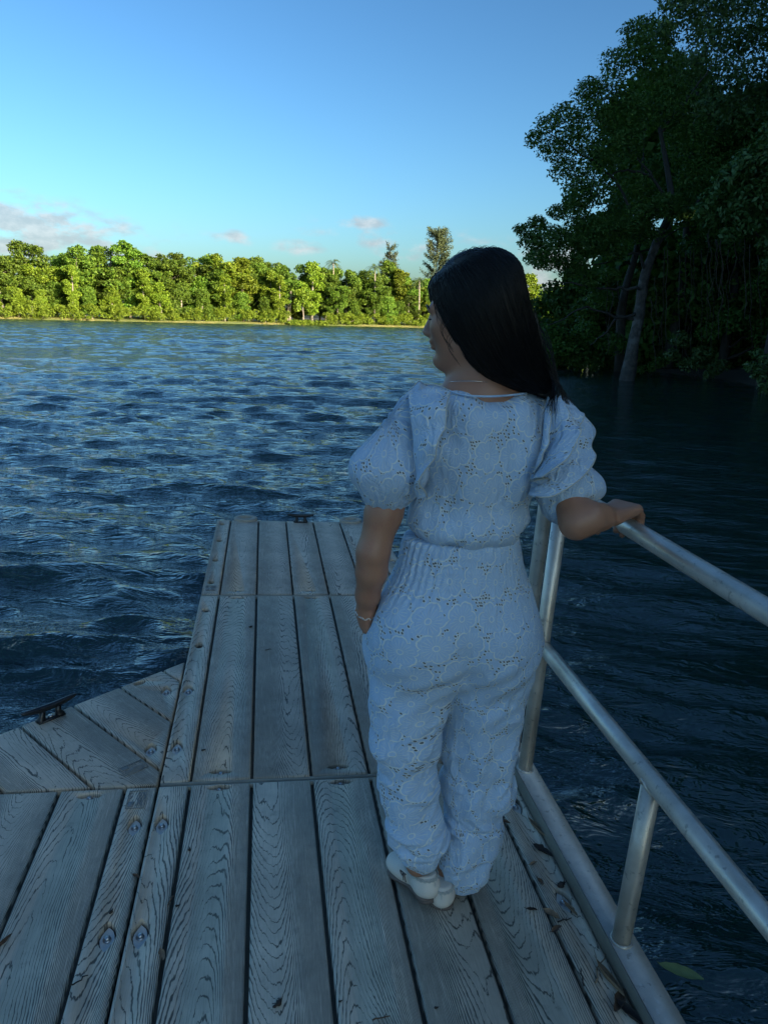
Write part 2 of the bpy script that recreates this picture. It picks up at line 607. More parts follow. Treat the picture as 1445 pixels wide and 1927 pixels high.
def m_plank(name='weathered_plank', tone=(0.62, 0.50, 0.375)):
    """Moulded wood grain: contour lines of a stretched noise field, dark and recessed."""
    m, g, out = material(name)
    co = g.n('ShaderNodeTexCoord').outputs['Object']
    rnd = g.n('ShaderNodeObjectInfo').outputs['Random']
    uv = g.n('ShaderNodeUVMap').outputs[0]
    x, y, _ = g.sep(uv)              # x across the plank, y along it, metres
    off = g.m('MULTIPLY', rnd, 57.0)
    xo = g.m('ADD', x, g.m('MULTIPLY', g.m('SUBTRACT', rnd, 0.5), 0.12))
    field = g.noise(g.comb(g.m('MULTIPLY', x, 7.0), g.m('MULTIPLY', y, 0.95), off), 1.0, 1.0, 0.4)
    field2 = g.noise(g.comb(g.m('MULTIPLY', x, 45.0), g.m('MULTIPLY', y, 14.0), off), 1.0, 3.0, 0.6)
    par = g.m('MULTIPLY', g.m('MULTIPLY', xo, xo), 60.0)
    hgt = g.m('ADD', g.m('ADD', g.m('MULTIPLY', field, 1.0), par), g.m('ADD', g.m('MULTIPLY', field2, 0.05), g.m('MULTIPLY', y, g.m('MULTIPLY', 0.60, g.m('SIGN', g.m('SUBTRACT', g.m('FRACT', g.m('MULTIPLY', rnd, 7.3)), 0.45))))))
    jag = g.noise(g.comb(g.m('MULTIPLY', x, 230.0), g.m('MULTIPLY', y, 5.0), off), 1.0, 2.0, 0.6)
    rings = g.m('ADD', g.m('MULTIPLY', hgt, 27.0), g.m('MULTIPLY', jag, 0.45))
    fr = g.m('FRACT', rings)
    tri = g.m('ABSOLUTE', g.m('SUBTRACT', fr, 0.5))          # 0 at the line
    grd = g.m('SQRT', g.m('ADD', g.m('POWER', g.m('MULTIPLY', xo, 120.0), 2.0), 1.6))
    wn = g.m('ADD', 0.35, g.m('MULTIPLY', g.noise(g.comb(g.m('MULTIPLY', x, 40.0), g.m('MULTIPLY', y, 9.0), off), 1.0, 2.0), 1.3))
    wid = g.m('MINIMUM', g.m('MULTIPLY', g.m('MULTIPLY', grd, 0.021), wn), 0.20)
    line = g.m('SUBTRACT', 1.0, g.step(tri, g.m('MULTIPLY', wid, 0.5), g.m('MULTIPLY', wid, 1.5)))
    brk = g.noise(g.comb(g.m('MULTIPLY', x, 160.0), g.m('MULTIPLY', y, 7.0), off), 1.0, 3.0, 0.6)
    line = g.m('MULTIPLY', line, g.step(brk, 0.26, 0.46))
    fib = g.noise(g.comb(g.m('MULTIPLY', x, 420.0), g.m('MULTIPLY', y, 22.0), off), 1.0, 2.0, 0.5)
    blot = g.noise(co, 5.0, 5.0, 0.6)
    dirt = g.noise(co, 22.0, 5.0, 0.65)
    base = g.mix(g.step(blot, 0.32, 0.7), rgb(*[t * 0.80 for t in tone]), rgb(*[t * 1.12 for t in tone]))
    base = g.mix(g.m('MULTIPLY', g.step(fib, 0.42, 0.72), 0.38), base, rgb(*[t * 0.55 for t in tone]))
    base = g.mix(g.m('MULTIPLY', g.step(dirt, 0.56, 0.72), 0.30), base, rgb(0.115, 0.105, 0.085))
    hs = g.n('ShaderNodeHueSaturation', i={'Color': base})
    g.put(hs.inputs['Value'], g.m('ADD', 0.90, g.m('MULTIPLY', rnd, 0.2)))
    base = g.mix(g.m('MULTIPLY', line, 0.90), hs.outputs[0], rgb(0.055, 0.046, 0.035))
    b = principled(g, out, Base_Color=base, Roughness=g.m('ADD', 0.42, g.m('MULTIPLY', dirt, 0.25)))
    b.inputs['Specular IOR Level'].default_value = 0.55
    hh = g.m('ADD', g.m('MULTIPLY', line, -1.0), g.m('MULTIPLY', fib, 0.18))
    g.put(b.inputs['Normal'], g.bump(hh, 0.6, 0.0018))
    return m


M['plank'] = m_plank()
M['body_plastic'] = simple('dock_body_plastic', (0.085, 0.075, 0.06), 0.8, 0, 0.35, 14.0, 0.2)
M['stamp'] = simple('stamped_plate', (0.24, 0.235, 0.22), 0.6, 0, 0.3, 60.0, 0.3)
M['bolt'] = simple('bolt_metal', (0.42, 0.42, 0.43), 0.32, 0.9, 0.2, 60.0)
M['pocketplate'] = simple('pocket_fill', (0.66, 0.63, 0.58), 0.45, 0.2, 0.22, 60.0, 0.3)
M['cleat'] = simple('black_cleat_and_hole_shade', (0.012, 0.012, 0.014), 0.35, 0, 0.3, 30.0)  # cleats, and the painted dark inside of open pockets
M['dry_leaf'] = simple('dry_leaf', (0.12, 0.065, 0.035), 0.7, 0, 0.5, 60.0, 0.3)
M['dry_leaf_tan'] = simple('tan_dry_leaf', (0.24, 0.155, 0.09), 0.7, 0, 0.4, 60.0, 0.3)
M['dry_leaf_dark'] = simple('dark_dry_leaf', (0.035, 0.024, 0.018), 0.8, 0, 0.4, 60.0, 0.3)
M['float_leaf'] = simple('floating_leaf', (0.16, 0.21, 0.07), 0.4, 0, 0.35, 35.0)
M['buoy'] = simple('pale_float_plastic', (0.50, 0.45, 0.38), 0.5, 0, 0.12, 12.0)


def m_alu():
    m, g, out = material('weathered_aluminium')
    co = g.n('ShaderNodeTexCoord').outputs['Object']
    n1 = g.noise(co, 9.0, 6.0, 0.65)
    n2 = g.noise(co, 120.0, 3.0, 0.6)
    n3 = g.noise(co, 2.2, 3.0)
    c = g.mix(g.step(n1, 0.3, 0.7), rgb(0.54, 0.49, 0.42), rgb(0.74, 0.68, 0.60))
    c = g.mix(g.m('MULTIPLY', g.step(n3, 0.5, 0.68), 0.35), c, rgb(0.30, 0.285, 0.25))
    c = g.mix(g.m('MULTIPLY', g.step(g.noise(co, 55.0, 3.0, 0.6), 0.60, 0.70), 0.5), c, rgb(0.15, 0.14, 0.125))
    c = g.mix(g.m('MULTIPLY', g.step(g.noise(co, 24.0, 4.0, 0.7), 0.58, 0.72), 0.4), c, rgb(0.75, 0.75, 0.74))
    b = principled(g, out, Base_Color=c, Metallic=0.6, Roughness=g.m('ADD', 0.28, g.m('MULTIPLY', n1, 0.30)))
    g.put(b.inputs['Normal'], g.bump(g.m('ADD', n2, g.m('MULTIPLY', n1, 1.5)), 0.25, 0.001))
    return m


M['alu'] = m_alu()
M['flange'] = simple('brown_flange', (0.20, 0.18, 0.145), 0.6, 0.3, 0.35, 12.0, 0.3)  # darker and browner than the aluminium
M['lip'] = simple('beige_lip', (0.36, 0.32, 0.255), 0.65, 0, 0.2, 25.0, 0.2)


def m_fabric(name, crinkle=1.0, smock=False):
    """Pale blue crinkled cotton with cream embroidered flowers and small cut eyelets."""
    m, g, out = material(name)
    uv = g.n('ShaderNodeUVMap').outputs[0]
    warp = g.v('SCALE', g.v('SUBTRACT', g.noise(uv, 9.0, 2.0, color=True), (0.5, 0.5, 0.5)), s=0.012)
    p = g.v('SCALE', g.v('ADD', uv, warp), s=13.0)
    px, py, _ = g.sep(p)
    p = g.comb(g.m('ADD', px, g.m('MULTIPLY', py, 0.5)), py, 0.0)
    vor = g.n('ShaderNodeTexVoronoi', voronoi_dimensions='2D', feature='F1', i={'Scale': 1.0, 'Randomness': 0.32, 'Vector': p})
    loc = g.v('SUBTRACT', p, vor.outputs['Position'])
    lx, ly, _ = g.sep(loc)
    lx = g.m('SUBTRACT', lx, g.m('MULTIPLY', ly, 0.5))
    r = g.m('SQRT', g.m('ADD', g.m('MULTIPLY', lx, lx), g.m('MULTIPLY', ly, ly)))
    th = g.m('ADD', g.m('ARCTAN2', ly, lx), g.m('MULTIPLY', g.sep(vor.outputs['Color'])[0], 6.28))
    pet = g.m('ABSOLUTE', g.m('COSINE', g.m('MULTIPLY', th, 2.5)))
    Rp = g.m('ADD', 0.36, g.m('MULTIPLY', g.m('POWER', pet, 0.5), 0.165))
    notch = g.step(pet, 0.93, 1.0)
    Rp = g.m('SUBTRACT', Rp, g.m('MULTIPLY', notch, 0.025))

    def near(a, wd):
        return g.m('SUBTRACT', 1.0, g.step(g.m('ABSOLUTE', a), wd * 0.45, wd * 1.25))
    edge = near(g.m('SUBTRACT', r, Rp), 0.027)
    ring = near(g.m('SUBTRACT', r, 0.085), 0.020)
    ray = g.m('MULTIPLY', g.step(g.m('ABSOLUTE', g.m('COSINE', g.m('MULTIPLY', th, 10.0))), 0.88, 0.99),
              g.m('MULTIPLY', g.step(r, 0.08, 0.10), g.step(r, g.m('SUBTRACT', Rp, 0.05), g.m('SUBTRACT', Rp, 0.16))))
    vein = near(g.m('SUBTRACT', r, g.m('MULTIPLY', Rp, 0.78)), 0.010)
    vein = g.m('MULTIPLY', vein, 0.25)
    ved = g.n('ShaderNodeTexVoronoi', voronoi_dimensions='2D', feature='DISTANCE_TO_EDGE', i={'Scale': 1.0, 'Randomness': 0.32, 'Vector': p})
    gap = g.m('MULTIPLY', g.step(r, g.m('ADD', Rp, 0.015), g.m('ADD', Rp, 0.05)), g.step(r, 0.525, 0.55))
    hv = g.n('ShaderNodeTexVoronoi', voronoi_dimensions='2D', feature='F1', i={'Scale': 9.5, 'Randomness': 0.6, 'Vector': p})
    hd = hv.outputs['Distance']
    pick = g.step(g.sep(hv.outputs['Color'])[1], 0.50, 0.53)
    hole = g.m('MULTIPLY', g.m('MULTIPLY', g.m('SUBTRACT', 1.0, g.step(hd, 0.26, 0.36)), gap), pick)
    rim = g.m('MULTIPLY', g.m('MULTIPLY', g.m('SUBTRACT', 1.0, g.step(hd, 0.45, 0.6)), gap), pick)
    thread = g.m('MAXIMUM', g.m('MAXIMUM', edge, g.m('MULTIPLY', ring, 0.9)), g.m('MAXIMUM', g.m('MULTIPLY', ray, 0.60), g.m('MAXIMUM', vein, g.m('MULTIPLY', rim, 0.9))))
    nz = g.noise(uv, 30.0, 4.0)
    blue = g.mix(nz, rgb(0.385, 0.525, 0.70), rgb(0.455, 0.595, 0.77))
    c = g.mix(g.m('MULTIPLY', thread, 0.62), blue, rgb(0.92, 0.88, 0.74))
    c = g.mix(g.m('MULTIPLY', hole, 0.85), c, rgb(0.03, 0.03, 0.04))
    b = principled(g, out, Base_Color=c, Roughness=0.85)
    b.inputs['Specular IOR Level'].default_value = 0.2
    b.inputs['Sheen Weight'].default_value = 0.15
    ux, uy, _ = g.sep(uv)
    cr = g.noise(g.comb(g.m('MULTIPLY', ux, 150.0), g.m('MULTIPLY', uy, 40.0), 0.0), 1.0, 3.0, 0.6, 0.8)
    if smock:
        cr = g.m('ADD', cr, g.m('MULTIPLY', g.m('SINE', g.m('ADD', g.m('MULTIPLY', ux, 620.0), g.m('MULTIPLY', g.noise(uv, 60.0, 2.0), 8.0))), 0.5))
    fold = g.noise(g.comb(g.m('MULTIPLY', ux, 26.0), g.m('MULTIPLY', uy, 11.0), 4.0), 1.0, 3.0, 0.55, 1.2)
    fold = g.m('ABSOLUTE', g.m('SUBTRACT', fold, 0.5))
    cr = g.m('ADD', cr, g.m('MULTIPLY', fold, 7.0))
    hh = g.m('ADD', g.m('ADD', g.m('MULTIPLY', thread, 0.6), g.m('MULTIPLY', hole, -1.2)), g.m('MULTIPLY', cr, 1.6 * crinkle))
    g.put(b.inputs['Normal'], g.bump(hh, 0.6, 0.0018))
    return m


M['fabric'] = m_fabric('embroidered_fabric')
M['fabric_crinkle'] = m_fabric('crinkled_embroidered_fabric', 1.8)
M['smock'] = m_fabric('smocked_fabric', 1.2, True)
M['hem'] = simple('cream_hem_thread', (0.52, 0.51, 0.46), 0.8, 0, 0.1, 80.0)
M['shoe'] = simple('cream_leather', (0.70, 0.62, 0.53), 0.55, 0, 0.06, 30.0)
M['sole'] = simple('brown_sole', (0.16, 0.12, 0.10), 0.7, 0, 0.2, 30.0)
M['silver'] = simple('silver_chain', (0.75, 0.72, 0.68), 0.25, 1.0, 0.05, 30.0)
M['zip'] = simple('blue_seam', (0.30, 0.37, 0.50), 0.8, 0, 0.1, 50.0)


def m_skin():
    m, g, out = material('skin')
    co = g.n('ShaderNodeTexCoord').outputs['Object']
    n1 = g.noise(co, 12.0, 4.0)
    c = g.mix(n1, rgb(0.33, 0.155, 0.092), rgb(0.43, 0.215, 0.135))
    c = g.mix(g.m('MULTIPLY', g.step(g.noise(co, 35.0, 4.0, 0.6), 0.5, 0.75), 0.35), c, rgb(0.33, 0.13, 0.09))
    b = principled(g, out, Base_Color=c, Roughness=0.48)
    b.inputs['Subsurface Weight'].default_value = 0.12
    b.inputs['Subsurface Radius'].default_value = (0.012, 0.005, 0.003)
    b.inputs['Subsurface Scale'].default_value = 0.6
    g.put(b.inputs['Normal'], g.bump(g.noise(co, 260.0, 3.0), 0.12, 0.001))
    return m


M['skin'] = m_skin()


def m_hair():
    m, g, out = material('black_hair')
    uv = g.n('ShaderNodeUVMap').outputs[0]
    x, y, _ = g.sep(uv)
    n1 = g.noise(g.comb(g.m('MULTIPLY', x, 260.0), g.m('MULTIPLY', y, 4.0), 0.0), 1.0, 3.0, 0.6)
    c = g.mix(n1, rgb(0.004, 0.004, 0.006), rgb(0.013, 0.012, 0.014))
    b = principled(g, out, Base_Color=c, Roughness=0.45)
    b.inputs['Specular IOR Level'].default_value = 0.25
    g.put(b.inputs['Normal'], g.bump(n1, 0.6, 0.003))
    return m


M['hair'] = m_hair()
M['strand'] = simple('hair_strand', (0.006, 0.0055, 0.006), 0.38, 0, 0.5, 25.0, 0, 0.28)

# ------------------------------------------------------------------ water
def build_water():
    rs = [0.35]
    while rs[-1] < 420:
        rs.append(rs[-1] + (min(rs[-1] * 0.0085, 0.30) if rs[-1] < 185 else rs[-1] * 0.03))
    rs = np.array(rs)
    a = np.radians(np.concatenate([np.arange(-44, 52, 0.15), np.arange(52, 316, 3.0)]))
    rr, aa = np.meshgrid(rs, a, indexing='ij')
    cx, cy = 0.35, -1.0
    X = cx + rr * np.sin(aa)
    Y = cy + rr * np.cos(aa)
    Z = np.zeros_like(X)
    rng = np.random.default_rng(3)
    cell = np.minimum(rr * 0.0085, 0.30) + 50 * (rr > 190)
    dX = np.zeros_like(X)
    dY = np.zeros_like(X)
    for lam, amp, k in ((3.1, 0.011, 6), (1.9, 0.013, 9), (1.15, 0.0140, 13), (0.68, 0.0110, 14), (0.42, 0.0068, 14), (0.26, 0.0038, 14)):
        for _ in range(k):
            L = lam * rng.uniform(0.75, 1.3)
            th = R(rng.normal(-106, 13 if lam > 1 else 20))
            ph = rng.uniform(0, 6.28)
            A = amp * rng.uniform(0.6, 1.2) / math.sqrt(k) * 2.3
            kx, ky = math.cos(th) * 6.2832 / L, math.sin(th) * 6.2832 / L
            fade = np.clip(2.0 - cell * 4.0 / L, 0, 1)
            q = kx * X + ky * Y + ph
            c = np.cos(q)
            s = np.sin(q)
            Z += A * fade * c
            dX -= 0.75 * A * fade * s * math.cos(th)
            dY -= 0.75 * A * fade * s * math.sin(th)
    P2 = np.stack([X.ravel() * 0.09, Y.ravel() * 0.13, np.zeros(X.size)], 1)
    gust = 0.85 + 0.35 * vnoise(P2, 4).reshape(X.shape)
    shel = sstep(X - 0.22 * Y, 0.6, 3.5)
    damp = gust * (1 - 0.66 * shel)
    Z *= damp
    X = X + dX * damp
    Y = Y + dY * damp
    n, m = X.shape
    V = np.stack([X, Y, Z], 2).reshape(-1, 3)
    i = np.arange(n * m).reshape(n, m)
    j = np.roll(i, -1, axis=1)
    Q = np.stack([i[:-1], j[:-1], j[1:], i[1:]], 2).reshape(-1, 4)
    Q = Q[:, ::-1]
    # closing disc inside the first ring
    V = np.vstack([V, [[cx, cy, 0]]])
    T = np.stack([i[0], np.full(m, n * m), j[0]], 1)[:, ::-1].copy()
    T = np.stack([np.full(m, n * m), i[0], j[0]], 1)[:, ::-1]
    o = obj('water', mesh_data('water', V, [Q.astype(np.int32), T.astype(np.int32)], True), M['water'])
    tag(o, 'wind-rippled blue water of the lake around the dock', None, None, 'structure')


build_water()

# the lake bed and plain under everything, out to the horizon
gp = MB()
gp.add([(-2500, -2500, -2.5), (2500, -2500, -2.5), (2500, 2500, -2.5), (-2500, 2500, -2.5)], [(0, 1, 2, 3)])
tag(gp.build('ground', M['bank']), 'dark lake bed and ground under the water', None, None, 'structure')


def terrain(name, line, depth, top, mat, label, nrm=None, seed=1):
    """A bank: a shoreline polyline swept inland, rising from below the water."""
    ln = spline(line, 60)
    T = np.gradient(ln, axis=0)
    N = np.stack([-T[:, 1], T[:, 0]], 1)
    N /= np.linalg.norm(N, axis=1)[:, None]
    if nrm is not None:
        N = np.tile(np.array(nrm, float) / np.linalg.norm(nrm), (60, 1))
    V = []
    prof = [(-1.5, -1.2), (-0.3, -0.12), (0.3, 0.12), (1.2, top * 0.5), (4.0, top), (depth * 0.4, top * 1.2), (depth, top * 1.3)]
    for d, z in prof:
        q = ln + N * d
        jz = vnoise(np.column_stack([q * 0.6, np.zeros(60)]), seed) * min(0.25, abs(z) * 0.5)
        jx = vnoise(np.column_stack([q * 0.35, np.ones(60)]), seed) * 0.5
        q = q + N * jx[:, None]
        V.append(np.column_stack([q, z + jz]))
    k = len(prof)
    V = np.concatenate(V)
    F = [(a * 60 + b, a * 60 + b + 1, (a + 1) * 60 + b + 1, (a + 1) * 60 + b) for a in range(k - 1) for b in range(59)]
    o = obj(name, mesh_data(name, V, F, True), mat)
    tag(o, label, None, None, 'structure')
    return o


SH_A, SH_B = np.array([-48.4, 145.0]), np.array([38.7, 171.8])
SH_D = (SH_B - SH_A) / np.linalg.norm(SH_B - SH_A)
SH_N = np.array([-SH_D[1], SH_D[0]])


def shore(s, back=0.0):
    """s metres along the far shoreline from its left sight line, back metres inland."""
    q = SH_A + SH_D * s + SH_N * back
    return q


terrain('far_bank', [shore(s) + SH_N * (1.2 * math.sin(s * 0.13) + 0.8 * math.sin(s * 0.31)) for s in range(-70, 190, 12)], 90, 0.7, M['farbank'],
        'low grassy bank along the sunlit far shore', seed=5)


def right_bank():
    ln = spline([(0, -30), (8, -26), (11.5, -16), (13.0, -4), (14.6, 8), (15.8, 16), (17.2, 20.5), (17.4, 24.4), (17.0, 26.6), (17.0, 29.5), (17.8, 34), (21.0, 44), (29, 62), (43, 92)], 80)
    V = []
    for d, z in ((-1.2, -1.2), (-0.2, -0.1), (0.4, 0.12), (1.5, 0.22), (4, 0.35), (14, 0.5), (45, 0.6)):
        q = ln.copy()
        q[:, 0] += d
        if d > 5:
            q[:, 1] += -0.2 * d
        jz = vnoise(np.column_stack([q * 0.7, np.zeros(80)]), 9) * min(0.12, abs(z) * 0.5)
        V.append(np.column_stack([q, z + jz]))
    V = np.concatenate(V)
    F = [(a * 80 + b, (a + 1) * 80 + b, (a + 1) * 80 + b + 1, a * 80 + b + 1) for a in range(6) for b in range(79)]
    tag(obj('right_bank', mesh_data('right_bank', V, F, True), M['bank']), 'dark shaded soil bank under the trees on the right', None, None, 'structure')


right_bank()


# ------------------------------------------------------------------ trees
def leaves(clumps, n, size, rng, up=0.3, rand=0.8, aspect=0.45, shell=0.55, flat=0.75, sizevar=0.35, bias=0.55):
    """Leaf-sized rhombic faces spread over clumps (x, y, z, r). Returns V, Q."""
    C = np.array(clumps, float)
    wgt = C[:, 3] ** 2
    ci = rng.choice(len(C), n, p=wgt / wgt.sum())
    d = rng.normal(size=(n, 3))
    d[:, 2] += 0.25
    d /= np.linalg.norm(d, axis=1)[:, None]
    rad = C[ci, 3] * (shell + (1.08 - shell) * rng.random(n) ** 0.6)
    # lumpy outline
    lump = 1 + 0.28 * vnoise(C[ci, :3] * 1.7 + d * 2.3, 11)
    pos = C[ci, :3] + d * (rad * lump)[:, None] * np.array([1, 1, flat])
    nr = d * bias + rng.normal(size=(n, 3)) * rand * 0.55
    nr[:, 2] += up
    nr /= np.linalg.norm(nr, axis=1)[:, None]
    t = np.cross(nr, rng.normal(size=(n, 3)))
    t /= np.linalg.norm(t, axis=1)[:, None] + 1e-9
    b = np.cross(nr, t)
    L = size * (1 - sizevar + 2 * sizevar * rng.random(n))[:, None]
    W = L * aspect
    V = np.stack([pos - t * L * 0.5, pos + b * W * 0.5 + t * L * 0.05, pos + t * L * 0.5 - nr * L * 0.12, pos - b * W * 0.5 + t * L * 0.05], 1).reshape(-1, 3)
    Q = np.arange(4 * n, dtype=np.int32).reshape(-1, 4)
    return V, Q


def wob(a, b, n, amp, rng):
    a = np.array(a, float)
    b = np.array(b, float)
    t = np.linspace(0, 1, n)[:, None]
    p = a + (b - a) * t
    off = rng.normal(size=(n, 3)) * amp
    off[0] = 0
    off[-1] *= 0.3
    return p + off


def make_tree(name, trunk, trad, clumps, nleaf, size, lm, bm, rng, limbs=None, label=None, cat='tree', group=None, loc=(0, 0, 0), **kw):
    """trunk: list of points, clumps: crown blobs, all local to loc."""
    t = empty(name, loc)
    mb = MB()
    tp = spline(trunk, max(8, 4 * len(trunk)))
    rr = np.interp(np.linspace(0, 1, len(tp)), np.linspace(0, 1, len(trad)), trad)
    mb.tube(tp, rr, 8)
    C = np.array(clumps, float)
    pick = limbs if limbs is not None else min(9, len(C))
    order = np.argsort(-C[:, 3])[:pick]
    for q in order:
        c = C[q, :3]
        # leave the trunk a little below the clump
        dz = tp[:, 2] - (c[2] - 0.35 * np.linalg.norm(c[:2] - tp[:, :2].mean(0)) - 0.2)
        k = int(np.argmin(np.abs(dz) + 0.02 * np.arange(len(tp))[::-1]))
        L = np.linalg.norm(c - tp[k])
        pts = wob(tp[k], c, 6, 0.035 * L, rng)
        pts[2:5, 2] += 0.05 * L
        r0 = max(0.25 * rr[k], 0.35 * rr[k] * min(1, L / 3))
        mb.tube(pts, np.linspace(r0, 0.15 * r0, 6), 5, False)
    mb.build('trunk', bm, t, True)
    V, Q = leaves(clumps, nleaf, size, rng, **kw)
    o = obj('crown', mesh_data('crown', V, Q), lm, t)
    tag(t, label, cat, group)
    return t


def copy_tree(root, loc, rz, sc, label, group=None, name=None):
    r = root.copy()
    COL.objects.link(r)
    r.location = loc
    r.rotation_euler = (0, 0, rz)
    r.scale = sc
    for k in ('label', 'group'):
        if k in r: del r[k]
    tag(r, label, None, group)
    for ch in root.children:
        c = ch.copy()
        COL.objects.link(c)
        c.parent = r
    return r


def far_clumps(kind, rng):
    """Crown blobs of a far tree about 12 m high."""
    C = []
    if kind == 'round':
        for k in range(38):
            a = rng.uniform(0, 6.28)
            z = rng.uniform(2.6, 11.0)
            wd = 3.3 * math.sqrt(max(0.1, 1 - ((z - 7.2) / 4.8) ** 2))
            C.append((math.cos(a) * wd * rng.uniform(0.3, 1), math.sin(a) * wd * rng.uniform(0.3, 1), z, rng.uniform(0.55, 1.35)))
    elif kind == 'tall':
        for k in range(36):
            a = rng.uniform(0, 6.28)
            z = 2.0 + 11.0 * (k + rng.random()) / 36
            wd = 2.3 * (1.15 - abs(z - 9.0) / 6.5)
            C.append((math.cos(a) * wd * rng.uniform(0.2, 1), math.sin(a) * wd * rng.uniform(0.2, 1), z, rng.uniform(0.5, 1.1)))
    elif kind == 'spread':
        for k in range(34):
            a = rng.uniform(0, 6.28)
            d = 4.4 * math.sqrt(rng.random())
            C.append((math.cos(a) * d, math.sin(a) * d, 9.3 - 0.13 * d * d + rng.uniform(-3.5, 1.2), rng.uniform(0.6, 1.25)))
    else:     # bushy, leafy to the ground
        for k in range(30):
            a = rng.uniform(0, 6.28)
            z = rng.uniform(0.6, 7.8)
            wd = 3.0 * (1.1 - z / 9.5)
            C.append((math.cos(a) * wd * rng.uniform(0.3, 1), math.sin(a) * wd * rng.uniform(0.3, 1), z, rng.uniform(0.6, 1.25)))
    return C


ORD = ['first', 'second', 'third', 'fourth', 'fifth', 'sixth', 'seventh', 'eighth', 'ninth', 'tenth', 'eleventh', 'twelfth', 'thirteenth',
       'fourteenth', 'fifteenth', 'sixteenth', 'seventeenth', 'eighteenth', 'nineteenth', 'twentieth', 'twenty-first', 'twenty-second',
       'twenty-third', 'twenty-fourth', 'twenty-fifth', 'twenty-sixth', 'twenty-seventh', 'twenty-eighth', 'twenty-ninth', 'thirtieth']


